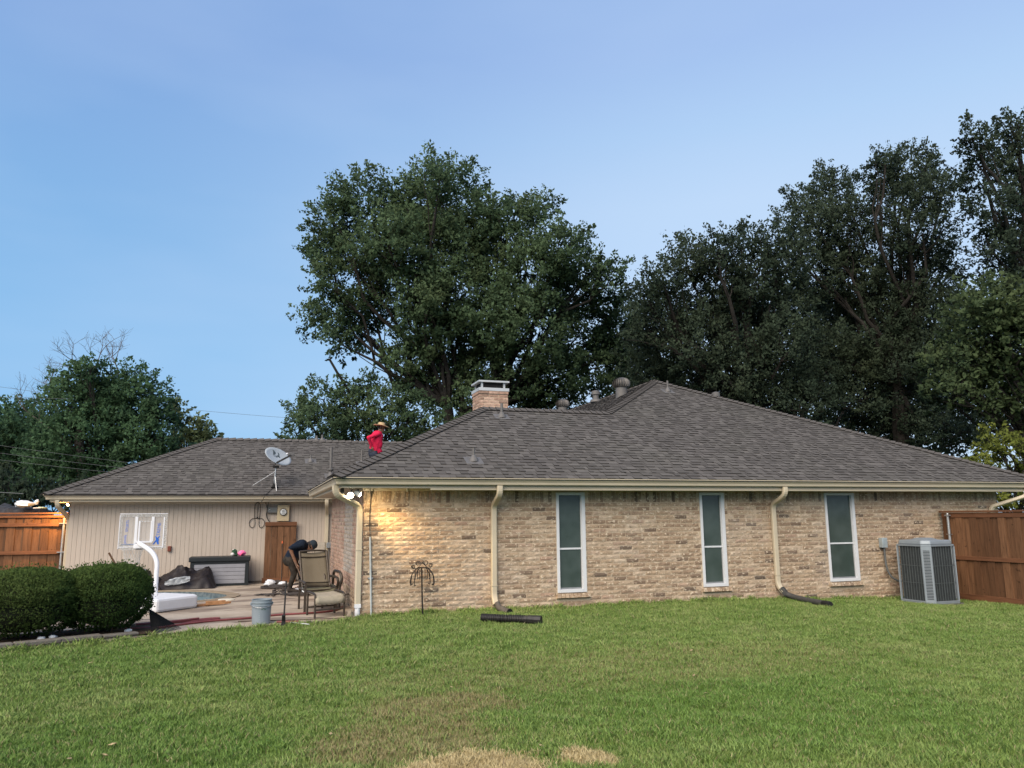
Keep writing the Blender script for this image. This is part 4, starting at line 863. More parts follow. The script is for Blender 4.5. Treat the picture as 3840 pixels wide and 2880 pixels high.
OAK = [(2.83,23.4,18.06,1.39),(1.31,24.55,17.24,1.17),(2.26,24.77,15.57,1.65),(1.04,25.67,16.26,0.91),(4.98,23.22,17.89,1.31),(6.6,23.34,18.53,1.91),(5.71,19.94,18.05,0.78),(8.93,20.95,16.84,1.14),(8.53,23.14,16.67,1.68),(10.41,21.26,16.78,1.02),(11.36,21.79,17.98,0.67),(11.26,19.07,14.85,1.23),(12.37,19.99,16.03,0.55),(10.33,20.12,13.84,1.74),(6.96,22.24,15.17,1.95),(5.2,22.81,15.91,1.84),(3.58,21.16,14.88,1.52),(0.81,23.15,13.67,0.75),(1.43,23.48,12.21,0.94),(0.36,26.43,12.71,0.67),(3.02,24.83,13.21,1.18),(1.66,23.18,10.66,0.71),(4.7,24.32,13.7,1.65),(5.66,21.49,12.23,1.76),(6.78,23.35,11.17,1.97),(8.81,20.5,11.75,1.76),(10.14,19.68,10.96,1.73),(13.2,21.8,13.94,1.54),(13.68,18.96,13.32,1.0),(13.02,19.06,14.1,0.67),(13.71,22.52,11.71,1.68),(15.42,21.36,12.4,1.07),(11.46,20.81,9.04,1.45),(14.55,22.46,10.03,1.32),(9.4,22.46,9.49,1.84),(6.92,23.92,9.17,1.75),(4.88,22.47,9.8,1.15),(10.63,24.05,7.93,1.56),(12.54,22.39,7.75,1.28),(15.77,21.91,10.97,1.08),(2.81,25.69,11.84,0.81),(7.25,21.5,13.06,1.57),(9.09,20.98,14.01,0.68),(7.99,21.68,7.67,1.21)]
LOA = [(11.82,11.52,10.05,0.69),(12.14,11.01,10.63,0.77),(13.36,11.35,11.41,0.88),(14.23,12.04,12.3,0.64),(13.94,10.05,11.38,0.85),(16.1,11.64,12.65,0.83),(16.25,10.41,12.13,0.8),(16.89,10.2,11.56,0.88),(13.67,13.45,10.0,1.31),(14.6,11.81,10.37,1.44),(15.78,10.77,10.54,1.33),(17.35,10.98,9.99,1.26),(13.19,13.47,8.44,1.2),(13.54,10.96,8.25,1.37),(17.07,13.08,9.18,1.53),(16.56,9.88,8.03,1.19),(12.97,13.94,7.19,1.12),(14.56,13.77,7.24,1.32),(14.66,10.7,6.87,1.19),(18.01,12.44,7.17,1.31),(13.22,12.65,5.89,0.8),(15.16,12.8,5.98,0.91),(15.66,10.55,5.68,0.94),(17.37,10.13,5.68,1.03),(11.76,11.89,8.89,0.7),(20.0,12.36,7.45,1.14)]
LOB = [(18.75,11.96,13.77,0.67),(20.64,13.12,15.52,0.82),(22.02,13.2,16.17,0.93),(21.91,13.15,16.91,0.52),(20.3,12.01,13.77,1.27),(21.59,11.48,14.54,0.88),(21.89,12.23,13.41,1.39),(23.74,11.95,16.73,0.82),(22.14,10.06,16.24,0.42),(24.83,11.47,16.88,1.02),(25.72,11.27,17.35,0.57),(24.61,12.19,15.64,1.34),(23.81,9.51,14.81,0.94),(26.89,11.61,16.46,0.5),(23.67,10.02,13.39,1.42),(20.18,12.35,12.03,1.37),(22.56,12.61,11.93,1.61),(25.3,12.73,12.65,1.66),(25.1,10.74,11.99,0.98),(22.25,14.09,10.85,1.45),(23.24,12.48,10.08,1.6),(24.45,11.18,10.23,1.56),(21.59,12.48,8.35,1.56),(23.07,11.53,8.04,1.53),(24.4,10.66,8.33,1.33),(21.61,12.18,6.53,1.34),(24.94,13.1,6.6,1.42),(27.57,13.33,6.96,1.25),(20.27,12.28,8.62,1.15),(24.1,11.23,5.14,1.13),(28.21,13.35,5.5,0.94),(23.61,13.18,5.35,1.1)]
LOC = [(21.48,5.37,14.41,0.51),(20.78,5.0,14.63,0.32),(22.18,5.89,13.72,0.82),(23.55,5.93,15.19,0.76),(22.81,4.95,15.19,0.45),(22.99,5.01,13.94,0.97),(21.22,4.76,11.91,0.93),(24.64,6.28,12.97,1.19),(21.14,4.97,10.52,0.65),(23.11,5.75,11.01,1.06),(24.78,6.51,10.05,1.18),(21.77,5.32,9.24,0.78),(24.87,5.85,11.58,1.0),(25.4,5.88,14.35,1.03),(24.7,4.84,15.53,0.74),(26.1,5.38,12.96,1.51),(24.4,4.24,9.96,1.55)]
LEAN = [(17.84,2.68,7.14,0.99),(17.87,1.83,7.32,0.76),(18.18,3.78,6.88,0.76),(18.04,2.38,6.28,0.97),(17.45,3.12,5.73,0.72),(19.4,4.05,5.59,0.7),(19.82,3.46,5.78,0.83),(17.73,4.46,6.0,0.56),(16.99,3.42,4.96,0.59),(19.49,2.34,6.9,1.06),(20.68,2.84,5.71,1.09),(17.81,3.27,4.7,0.46),(18.72,2.47,4.49,0.45)]
YEL = [(15.9,1.4,3.3,0.37),(16.04,1.05,2.98,0.46),(15.67,1.53,2.84,0.33),(16.99,2.01,2.53,0.49),(17.46,1.77,2.76,0.54),(15.76,1.91,2.51,0.26),(16.91,1.21,3.3,0.47),(15.88,1.55,2.03,0.58),(16.24,1.1,1.91,0.57)]
LEFT = [(-10.12,30.04,9.19,0.61),(-11.29,32.41,8.82,0.86),(-10.06,32.32,8.86,0.94),(-11.11,31.03,7.39,1.19),(-9.95,32.21,7.6,1.36),(-8.45,31.54,8.3,1.23),(-7.45,31.01,7.77,1.03),(-6.82,30.83,7.02,0.85),(-12.1,33.03,6.39,1.11),(-10.14,31.02,5.74,1.67),(-8.55,31.67,6.33,1.59),(-6.92,29.71,5.45,1.18),(-6.3,30.39,4.8,0.96),(-11.79,33.28,4.69,1.48),(-10.06,32.56,3.93,1.47),(-8.0,30.32,4.3,1.3),(-12.85,34.46,3.76,1.13),(-6.79,31.34,3.89,0.85)]
FLEFT = [(-15.57,39.67,7.31,1.25),(-15.58,38.29,6.07,1.35),(-14.62,39.29,7.15,0.83),(-14.33,38.62,5.71,1.23),(-16.06,40.53,4.86,1.4),(-14.82,39.64,4.27,1.11),(-14.1,40.04,6.26,0.99),(-17.46,40.57,6.8,1.68),(-17.77,41.44,4.9,1.69)]
PALE = [(-6.52,37.08,7.83,0.62),(-6.13,37.84,6.79,0.97),(-5.21,37.73,6.95,0.8),(-4.65,37.84,6.54,0.63),(-5.36,37.07,5.89,0.98),(-6.39,38.6,5.71,0.86),(-6.8,38.27,8.55,0.35),(-4.19,37.52,5.66,0.71)]
MID = [(0.92,21.95,7.19,0.94),(-0.04,22.31,6.58,0.67),(1.64,19.99,7.22,0.52),(2.44,19.91,6.43,1.0),(0.58,19.31,5.6,0.96),(2.13,21.34,5.48,1.13),(-0.2,22.47,5.54,0.52),(3.47,19.47,5.91,1.09),(4.4,20.11,5.2,0.91),(2.66,20.32,7.73,0.28),(5.58,19.83,5.41,1.02),(0.81,19.43,4.66,0.86),(4.79,20.08,6.44,0.82),(6.42,19.04,5.14,0.8),(3.72,19.88,7.09,0.53)]
DARK = [(-10.89,21.49,2.8,0.72),(-9.77,21.55,2.54,0.64),(-12.13,22.55,2.84,0.92),(-8.75,21.23,2.62,0.73)]
BACK = [(19.65,27.94,11.48,1.69),(20.53,25.0,11.74,1.73),(23.04,24.52,12.62,2.02),(26.19,24.45,13.11,2.07),(29.29,24.14,13.55,2.1),(30.87,22.12,12.86,1.9),(34.73,22.54,13.25,2.11),(37.23,21.53,13.18,1.96),(19.43,25.99,8.6,1.6),(22.49,26.47,9.36,1.93),(24.59,24.79,9.73,2.03),(26.77,23.4,9.86,2.01),(29.52,22.84,9.62,2.02),(32.58,22.56,9.44,2.05),(34.78,21.35,9.34,1.89),(37.11,20.54,9.85,1.62),(20.54,26.0,6.48,1.34),(23.91,26.43,6.9,1.66),(26.35,25.32,6.84,1.65),(29.52,25.19,6.63,1.68),(32.13,24.31,6.33,1.81),(33.81,22.51,5.91,1.76),(38.37,23.48,6.11,1.71),(37.44,20.35,6.31,1.33),(18.45,27.54,9.36,1.24),(39.21,20.31,9.09,1.63),(40.85,19.9,11.05,1.65),(40.57,19.61,7.12,1.61)]
tree('oak_tree', 'tallest broad oak with its crown rising behind the chimney', OAK, (7.2, 23.2, -.42), OAKL, 58, .19, 11, .42, .40, trunks=4, clump=.58, nclump=50, shell=.45, shrink=.82, dz=-.85)
tree('evergreen_tree', 'rounded dark evergreen tree beside the tall oak, behind the roof peak', LOA, (16.5, 12.3, -.42), LIVEL, 64, .13, 12, .40, .45, 'dark evergreens behind the house', clump=.44, nclump=66, shell=.4, up=.8, shrink=.80, long=2.4, dz=-.55)
tree('evergreen_tree', 'tall dark evergreen with three pointed tops behind the long right roof slope', LOB, (24.0, 12.0, -.42), LIVEL, 64, .13, 13, .42, .42, 'dark evergreens behind the house', clump=.42, nclump=66, shell=.4, up=.8, shrink=.78, long=2.4, dz=-.5)
tree('evergreen_tree', 'narrow tall evergreen cut off by the edge of the picture, highest of the dark trees', LOC, (25.0, 5.2, -.42), LIVEL, 60, .12, 14, .38, .55, 'dark evergreens behind the house', clump=.38, nclump=66, shell=.4, up=.8, shrink=.78, long=2.4, dz=-.5)
tree('evergreen_tree', 'broad dark tree mass filling the gaps low behind the long right roof slope', BACK, (25.5, 27.0, -.42), LIVEL, 24, .26, 22, .5, .3, 'dark evergreens behind the house', clump=.6, nclump=42, shell=.3)
tree('leaning_tree', 'tree with a thick leaning bare trunk and pale green leaves beyond the right roof corner', LEAN, (21.6, 2.75, -.3), LEANL, 30, .14, 15, .22, .3, clump=.36, nclump=120, shell=.4, extra=[((21.2, 2.9, 1.2), (17.3, 3.35, 5.3), .24, .12), ((21.4, 3.4, 1.4), (18.6, 3.6, 5.6), .20, .10)])
tree('leafy_shrub', 'yellow green shrub beyond the right end of the roof', YEL, (16.6, 1.6, -.3), YELL, 34, .10, 16, .06, .4, clump=.25, nclump=85, shell=.3)
tree('round_tree', 'dense rounded green tree beyond the garage with dead branches above its top', LEFT, (-9.6, 31.5, -.42), LEFTL, 38, .19, 17, .35, .3, clump=.5, nclump=75, shell=.4, shrink=.9)
tree('bushy_tree', 'lower spreading tree at the far left behind the power lines', FLEFT, (-15.5, 40, -.42), LEFTL, 28, .24, 18, .3, .3, clump=.55, nclump=80)
tree('pale_tree', 'small pale green large leaved tree above the left garage roof slope', PALE, (-5.4, 38.2, -.42), PALEL, 22, .26, 19, .16, .4, clump=.42, nclump=48)
tree('spreading_tree', 'lower bushy tree behind the garage ridge and the worker in red', MID, (2.6, 20.2, -.42), OAKL, 34, .16, 20, .24, .4, clump=.42, nclump=80, dz=-.35, extra=[((2.2, 19.9, 6.4), (.9, 19.5, 8.3), .07, .05)])
tree('dark_shrub', 'dark shrubs filling the gap above the lit fence at the far left', DARK, (-10.3, 21.3, -.42), LIVEL, 32, .18, 21, .1, .4, clump=.4, nclump=70, shell=.3)
# bare dead tree standing in the round tree
dt = thing('dead_tree', (-10.4, 32.2, -.42), 'leafless dead tree rising bare above the round green tree', 'tree'); mb = MB(); rg = random.Random(4)
def dead(a, d, L, r, k):
    a = Vector(a); d = Vector(d).normalized(); pts = [a]; p = a.copy(); q = d.copy()
    for i in range(4): q = (q + Vector((rg.gauss(0, .16), rg.gauss(0, .12), rg.gauss(.04, .12)))).normalized(); p = p + q * L / 4; pts.append(p.copy())
    mb.tube(pts, [r * (1 - .12 * i) for i in range(5)], 5)
    if k:
        for i in (2, 3, 4, 4):
            dead(pts[i], q + Vector((rg.gauss(0, .75), rg.gauss(0, .3), rg.gauss(.15, .45))), L * rg.uniform(.5, .72), r * .52, k - 1)
limb(mb, (-10.4, 32.2, -.42), (-10.4, 32.0, 9.0), .30, .16, 3)
for a, d, L in (((-10.4, 32, 8.8), (.05, 0, 1), 1.7), ((-10.5, 32, 8.7), (-.7, 0, .9), 1.6), ((-9.0, 31.7, 8.6), (.12, 0, 1), 1.5), ((-11.6, 32.4, 7.6), (-1, 0, .75), 1.6), ((-12.2, 32.6, 6.4), (-1, 0, .35), 1.6), ((-11.8, 32.4, 7.1), (-.8, 0, .95), 1.3)): dead(a, d, L, .042, 3)
for a in ((-10.4, 32, 5), (-9.0, 31.7, 8.6), (-11.6, 32.4, 7.6), (-12.2, 32.6, 6.4), (-11.8, 32.4, 7.1)): limb(mb, (-10.4, 32.1, 4.5), a, .1, .06, a[0])
mb.build('trunk', DEADB, dt)

# clipped hedges
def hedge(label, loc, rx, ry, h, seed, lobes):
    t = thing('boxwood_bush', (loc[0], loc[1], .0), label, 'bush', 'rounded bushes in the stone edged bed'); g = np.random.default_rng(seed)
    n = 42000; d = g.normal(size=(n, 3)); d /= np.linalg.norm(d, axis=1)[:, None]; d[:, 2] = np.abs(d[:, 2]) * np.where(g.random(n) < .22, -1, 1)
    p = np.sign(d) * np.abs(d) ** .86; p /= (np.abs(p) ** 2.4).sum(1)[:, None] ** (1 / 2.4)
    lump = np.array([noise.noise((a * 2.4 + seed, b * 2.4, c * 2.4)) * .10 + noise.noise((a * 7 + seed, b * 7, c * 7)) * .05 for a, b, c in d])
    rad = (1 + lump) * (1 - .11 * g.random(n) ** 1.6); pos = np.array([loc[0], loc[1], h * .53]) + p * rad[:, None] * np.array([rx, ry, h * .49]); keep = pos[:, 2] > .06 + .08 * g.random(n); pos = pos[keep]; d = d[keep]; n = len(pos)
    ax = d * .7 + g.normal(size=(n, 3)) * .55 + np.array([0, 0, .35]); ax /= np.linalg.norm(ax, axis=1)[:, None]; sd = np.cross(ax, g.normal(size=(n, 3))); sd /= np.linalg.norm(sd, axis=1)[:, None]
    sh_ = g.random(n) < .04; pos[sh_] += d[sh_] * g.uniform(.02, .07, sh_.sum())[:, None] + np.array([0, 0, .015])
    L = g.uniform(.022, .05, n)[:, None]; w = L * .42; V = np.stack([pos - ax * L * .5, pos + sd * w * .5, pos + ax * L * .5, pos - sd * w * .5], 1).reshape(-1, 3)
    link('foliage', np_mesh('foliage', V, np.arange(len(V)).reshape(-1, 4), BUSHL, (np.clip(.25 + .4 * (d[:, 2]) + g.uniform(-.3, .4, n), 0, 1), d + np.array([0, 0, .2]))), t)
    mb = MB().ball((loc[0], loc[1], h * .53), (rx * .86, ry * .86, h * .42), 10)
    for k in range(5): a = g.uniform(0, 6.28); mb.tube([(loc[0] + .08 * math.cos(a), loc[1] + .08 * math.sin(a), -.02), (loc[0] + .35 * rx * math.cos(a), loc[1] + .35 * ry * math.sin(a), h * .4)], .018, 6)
    mb.build('core_and_stems', simple('bush_inside', (.014, .018, .008), .95), t)  # dark solid core added to keep the foliage opaque, plus short stems
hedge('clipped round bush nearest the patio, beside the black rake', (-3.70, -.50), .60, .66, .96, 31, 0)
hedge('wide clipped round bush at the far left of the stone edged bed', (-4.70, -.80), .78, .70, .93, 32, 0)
# edging stones
EST = simple('edging_stone', (.15, .135, .115), .9, 0, .2, 12, .004); er = thing('stone_edging', (-3.9, -1.5, 0), 'low grey stone edging between the bed of bushes and the lawn', 'edging')
xe = -3.16
while xe > -8.6:
    L = random.uniform(.40, .52); x2 = xe - L * .93; a = Vector((xe, yb(xe), 0)); b = Vector((x2, yb(x2), 0)); d = (b - a).normalized(); a += d * .012; nrm_ = Vector((d.y, -d.x, 0)); zz = random.uniform(.055, .075)
    mb = MB(); q = Vector((0, 0, 1)); mb.prism([a - nrm_ * .0 + Vector((0, 0, -.15)), b + Vector((0, 0, -.15)), b + nrm_ * .17 + Vector((0, 0, -.15)), a + nrm_ * .17 + Vector((0, 0, -.15))], (random.uniform(-.01, .01), 0, .15 + zz)); mb.build('stone', EST, er, bevel=.012); xe = x2
# ------------------------------------------------------------------ things on the patio
SLING = NT('sling_fabric'); c_ = SLING.mix(SLING.rng(SLING.noise(260, 1), .35, .65), (.115, .095, .065), (.165, .138, .098)); c_ = SLING.mix(SLING.rng(SLING.noise(5, 3), .4, .7, 0, .4), c_, (.19, .165, .12)); SLING = SLING.fin(c_, .75, 0, .2)
SLINGL = simple('pale_sling', (.34, .30, .225), .75, 0, .10, 14); OLIVE = simple('olive_sling', (.15, .14, .09), .75, 0, .15, 14)
chair = thing('lounge_chair', (-.57, 1.15, 0), 'bronze framed sling lounge chair with a high tan back standing on the patio', 'chair')
fb = MB().beam((-.905, 1.576, 0), (-.905, 1.576, .49), .035, .05, (0, 1, 0)); fb.build('leg', BRONZE, chair); MB().beam((-.842, .904, 0), (-.842, .904, .49), .04, .05, (0, 1, 0)).build('leg', BRONZE, chair)
MB().beam((-.281, 1.174, 0), (-.281, 1.174, .42), .04, .05, (0, 1, 0)).build('leg', BRONZE, chair); MB().beam((-.40, 1.78, 0), (-.38, 1.75, .42), .035, .05, (0, 1, 0)).build('leg', BRONZE, chair)
MB().tube(spline([(-.842, .88, .485), (-.87, 1.2, .50), (-.905, 1.62, .49)], 4), .022, 8).build('arm', BRONZE, chair, True)
MB().tube(spline([(-.281, 1.174, .40), (-.275, 1.06, .46), (-.285, 1.02, .52), (-.30, 1.12, .565), (-.37, 1.6, .56), (-.385, 1.75, .50)], 5), .024, 8).build('arm', BRONZE, chair, True)
MB().tube([(-.87, 1.30, .40), (-.925, 1.62, 1.005)], .020, 8).tube([(-.385, 1.40, .37), (-.445, 1.70, 1.01)], .020, 8).tube(spline([(-.925, 1.62, 1.005), (-.68, 1.655, 1.02), (-.445, 1.70, 1.01)], 4), .018, 8).tube([(-.86, 1.30, .41), (-.39, 1.4, .40)], .014, 8).build('back_frame', BRONZE, chair, True)
V = []; F = []
for i in range(9):
    t_ = i / 8
    for j in range(9):
        s = j / 8; a = Vector((-.865, 1.31, .43)).lerp(Vector((-.915, 1.615, .99)), t_); b = Vector((-.395, 1.41, .41)).lerp(Vector((-.455, 1.695, .995)), t_); p = a.lerp(b, s); V.append(tuple(p + Vector((0, .035 * math.sin(math.pi * s), -.012 * math.sin(math.pi * s) * t_))))
for i in range(8):
    for j in range(8): F.append((i * 9 + j, i * 9 + j + 1, (i + 1) * 9 + j + 1, (i + 1) * 9 + j))
so = MB().add(V, F).build('backrest', SLING, chair, True); q = so.modifiers.new('Solidify', 'SOLIDIFY'); q.thickness = .012
for t_, hh in ((.86, .018), (.10, .014)):
    a = Vector((-.865, 1.31, .43)).lerp(Vector((-.915, 1.615, .99)), t_); b = Vector((-.395, 1.41, .41)).lerp(Vector((-.455, 1.695, .995)), t_); MB().tube(spline([a + Vector((0, -.012, 0)), a.lerp(b, .5) + Vector((0, .02, -.012)), b + Vector((0, -.012, 0))], 5), hh * .6, 6).build('sling_bar', BRONZE, chair, True)
V = []; F = []
for i in range(9):
    t_ = i / 8; cz = .40 - .035 * math.sin(math.pi * t_) - (.06 * max(0, (.2 - t_) / .2) ** 2)
    for j in range(9): s = j / 8; p = Vector((-.815, .88, 0)).lerp(Vector((-.86, 1.38, 0)), t_).lerp(Vector((-.29, 1.10, 0)).lerp(Vector((-.385, 1.45, 0)), t_), s); V.append((p.x, p.y, cz - .02 * math.sin(math.pi * s)))
for i in range(8):
    for j in range(8): F.append((i * 9 + j, i * 9 + j + 1, (i + 1) * 9 + j + 1, (i + 1) * 9 + j))
so = MB().add(V, F).build('seat', OLIVE, chair, True); q = so.modifiers.new('Solidify', 'SOLIDIFY'); q.thickness = .03
MB().tube([(-.842, .9, .36), (-.281, 1.17, .36)], .016, 8).tube([(-.842, .9, .37), (-.905, 1.57, .37)], .016, 8).tube([(-.281, 1.17, .37), (-.385, 1.75, .37)], .016, 8).build('seat_frame', BRONZE, chair, True)
# a second lounge chair folded flat behind the first; its arms and wheels show beside the wall
ch2 = thing('lounge_chair', (-.24, 1.75, 0), 'second lounge chair behind the first, only its rounded arm beside the brick wall showing', 'chair')
for dx in (0, -.30): MB().tube(spline([(-.20 + dx, 1.50, .38), (-.17 + dx, 1.48, .50), (-.19 + dx, 1.55, .61), (-.23 + dx, 1.75, .63), (-.26 + dx, 2.05, .60), (-.27 + dx, 2.15, .35)], 5), .026, 8).build('arm', BRONZE, ch2, True)
MB().tube([(-.20, 1.5, 0), (-.20, 1.5, .39)], .02, 8).tube([(-.27, 2.15, 0), (-.27, 2.15, .36)], .02, 8).build('leg', BRONZE, ch2); MB().tube([(-.50, 1.5, 0), (-.50, 1.5, .39)], .02, 8).tube([(-.57, 2.15, 0), (-.57, 2.15, .36)], .02, 8).build('leg', BRONZE, ch2)
MB().prism([(-.50, 1.5, .34), (-.20, 1.5, .34), (-.27, 2.15, .34), (-.57, 2.15, .34)], (0, 0, .03)).build('seat', OLIVE, ch2, bevel=.01)
MB().prism([(-.215, 1.555, .58), (-.165, 1.56, .55), (-.165, 1.56, .42), (-.2, 1.55, .40)], (.03, .15, 0)).build('arm_pad', simple('pale_pad', (.42, .38, .31), .7), ch2)
ot = thing('ottoman', (-.5, .3, 0), 'low tan sling footstool in front of the lounge chair', 'footstool')
O0, O1, O2, O3 = Vector((-.733, .029, 0)), Vector((-.252, .193, 0)), Vector((-.36, .70, 0)), Vector((-.82, .56, 0))
for a in (O0, O1, O2, O3): MB().tube([a, a + Vector((0, 0, .34))], .017, 8).build('leg', BRONZE, ot)
V = []; F = []
for i in range(13):
    t_ = i / 12; zz = .375 if t_ > .22 else .375 - .15 * ((.22 - t_) / .22) ** 1.5; tt = max(0, (t_ - .10) / .90) - .06 * (t_ < .2)
    for j in range(9): s = j / 8; p = O0.lerp(O3, tt).lerp(O1.lerp(O2, tt), s); V.append((p.x, p.y, zz - .015 * math.sin(math.pi * s) - .01 * math.sin(math.pi * t_)))
for i in range(12):
    for j in range(8): F.append((i * 9 + j, i * 9 + j + 1, (i + 1) * 9 + j + 1, (i + 1) * 9 + j))
so = MB().add(V, F).build('seat', SLINGL, ot, True); q = so.modifiers.new('Solidify', 'SOLIDIFY'); q.thickness = .012
for a, b, e in ((O0, O3, 0), (O1, O2, 1)): MB().tube(spline([a + Vector((0, 0, .2)), a + Vector((0, 0, .33)), a.lerp(b, .10) + Vector((0, 0, .375)), a.lerp(b, .5) + Vector((0, 0, .385)), b + Vector((0, 0, .38)), b + Vector((0, 0, .34))], 4), .018, 8).build('side_rail', BRONZE, ot, True)
MB().tube([O0 + Vector((0, 0, .13)), O1 + Vector((0, 0, .13))], .014, 8).tube([O3 + Vector((0, 0, .13)), O2 + Vector((0, 0, .13))], .014, 8).build('stretcher', BRONZE, ot); MB().tube([O1 + Vector((.0, 0, .35)), O1 + Vector((.07, .01, .352))], .014, 8).build('rail_end', BRONZE, ot)

# bucket
bk = thing('bucket', (-1.56, -.30, 0), 'pale grey plastic five gallon bucket standing on the patio by the lawn', 'bucket'); BX, BY = -1.56, -.28
PAIL = simple('pail_grey', (.215, .255, .285), .45, 0, .05, 5); T0 = Matrix.Translation((BX, BY, .0))
MB().lathe([(.128, .004), (.132, .0), (.134, .02), (.146, .27), (.156, .27), (.157, .285), (.147, .288), (.149, .315), (.158, .317), (.158, .332), (.149, .335), (.151, .36), (.155, .362), (.155, .37), (.145, .37), (.140, .30), (.128, .03)], 32, T0).build('pail', PAIL, bk, True)
MB().tube([(BX - .155, BY, .305)] + [(BX - .160 * math.cos(a), BY - .165 * math.sin(a), .305 - .05 * math.sin(a)) for a in [math.pi * k / 14 for k in range(1, 14)]] + [(BX + .155, BY, .305)], .004, 6).build('handle', GALV, bk); 
for s in (-1, 1): MB().box(BX + s * .157 - .012, BX + s * .157 + .012, BY - .02, BY + .02, .285, .325).build('handle_lug', PAIL, bk, bevel=.004)
PRN = simple('pail_print', (.10, .16, .12), .6); PRG = simple('pail_print_grey', (.24, .29, .32), .6)
def on_pail(a, z): r = .1345 + (z - .02) * .048 + .0012; return (BX + r * math.sin(R(a)), BY - r * math.cos(R(a)), z)
for a, z in ((12, .245), (20, .225), (2, .23)): MB().poly([on_pail(a - 5, z), on_pail(a, z - .012), on_pail(a + 6, z + .004), on_pail(a + 1, z + .012)]).build('leaf_print', PRN, bk)
for k in range(5): MB().poly([on_pail(-18, .07 + k * .03), on_pail(-7, .07 + k * .03), on_pail(-8, .09 + k * .03), on_pail(-17, .088 + k * .03)]).build('side_print', PRG, bk)

# floor scraper, red bar, white stick, hoses
tl = thing('floor_scraper', (-1.24, -.66, 0), 'black long handled scraper standing upright at the edge of the patio', 'tool'); MB().tube([(-1.235, -.64, .10), (-1.215, -.45, .645)], .0125, 8).build('handle', BLACKP, tl, True); MB().beam((-1.24, -.65, .16), (-1.236, -.625, .06), .05, .05).build('socket', IRON, tl, bevel=.008); MB().prism([(-1.275, -.67, .0), (-1.205, -.665, .0), (-1.215, -.64, .10), (-1.262, -.645, .10)], (0, .012, 0)).build('blade', IRON, tl)
tag(MB().tube([(-1.33, -.30, .018), (-1.0, -.37, .018)], .018, 8).build('red_bar', RUBR), 'short dark red bar lying behind the scraper blade', 'bar'); tag(MB().tube([(-1.12, -.38, .012), (-.87, -.78, .02)], .008, 6).build('white_stick', WPL), 'thin white stick lying at the edge of the lawn by the red bar', 'stick')
hz_ = lambda p, r: [(x, y, r + zp(x, y)) for x, y in p]
tag(MB().tube(spline(hz_([(-2.75, -.05), (-2.3, .28), (-1.75, .42), (-1.3, .66), (-.7, .72), (-.35, .92), (-.12, 1.5)], .017), 8), .017, 8).build('red_hose', RUBR, smooth=True), 'red hose running across the patio from the bucket to under the lounge chair', 'hose', 'red hoses on the patio')
tag(MB().tube(spline(hz_([(-2.72, .02), (-2.5, .35), (-2.28, .52), (-2.2, .60), (-2.35, .62), (-2.6, .45), (-2.9, .25), (-3.1, .0), (-2.95, -.18), (-2.7, -.02)], .017), 8), .017, 8).tube(spline(hz_([(-3.35, -.05), (-2.9, .1), (-2.5, .40)], .05), 6), .017, 8).build('red_hose', RUBR, smooth=True), 'looped pile of red hose behind the black rake', 'hose', 'red hoses on the patio')
tag(MB().tube(spline(hz_([(-3.45, -.35), (-3.2, -.32), (-2.9, -.30)], .02), 6), .02, 8).build('red_hose', RUBR, smooth=True), 'short red hose end between the bush and the rake', 'hose', 'red hoses on the patio')
tag(MB().tube(spline(hz_([(-1.9, .1), (-1.2, -.05), (-.6, -.10), (-.1, -.06)], .008), 6), .008, 6).build('garden_cord', simple('brown_cord', (.10, .07, .055), .7)), 'thin brown cord lying along the edge of the patio', 'cord')
# rake
RAKEM = simple('rake_black', (.006, .0065, .007), .7, 0, .2, 12, 0, .12)
rk = thing('leaf_rake', (-2.9, -.75, 0), 'black plastic fan rake leaning against the bush at the lawn edge', 'rake'); HP = Vector((-3.12, -.62, .33)); TI = []
for k in range(24): t_ = k / 23; TI.append(Vector((-3.04 + .36 * t_, -.80 - .05 * math.sin(math.pi * t_) + .32 * t_ ** 1.5, .008)))
MB().add([HP + Vector((0, .012, 0))] + [HP.lerp(p, .78) + Vector((0, 0, .012 * (k % 2))) for k, p in enumerate(TI)], [(0, k + 1, k + 2) for k in range(23)]).build('fan', RAKEM, rk)
for k, p in enumerate(TI): MB().tube([HP.lerp(p, .2), HP.lerp(p, .8), HP.lerp(p, .95) + Vector((0, 0, .01)), p], .0038, 4).build('tine', RAKEM, rk)
MB().tube([HP.lerp(p, .86) for p in TI], .004, 4).build('tine_brace', BLACKP, rk); MB().tube([HP, HP + Vector((-.35, .35, .52))], .012, 8).build('handle', BLACKP, rk)
# lumber and lid
for (a, b), lb in ((((-2.75, 2.66, .02), (-2.12, 3.10, .02)), 'longer orange wooden plank lying by the pool'), (((-2.52, 2.70, .055), (-2.20, 2.83, .055)), 'short orange plank block lying against the longer plank')): tag(MB().beam(a, b, .09, .04 if a[2] < .03 else .07).build('wooden_plank', PLANK, bevel=.003), lb, 'plank', 'planks by the pool')
tag(MB().lathe([(.004, 0), (.16, 0), (.165, .008), (.16, .02), (.14, .026), (.004, .026)], 28, Matrix.Translation((-2.20, 3.75, .0))).build('stepping_disc', simple('cream_lid', (.62, .57, .45), .5), smooth=True), 'round cream disc lying flat at the pool edge', 'disc')
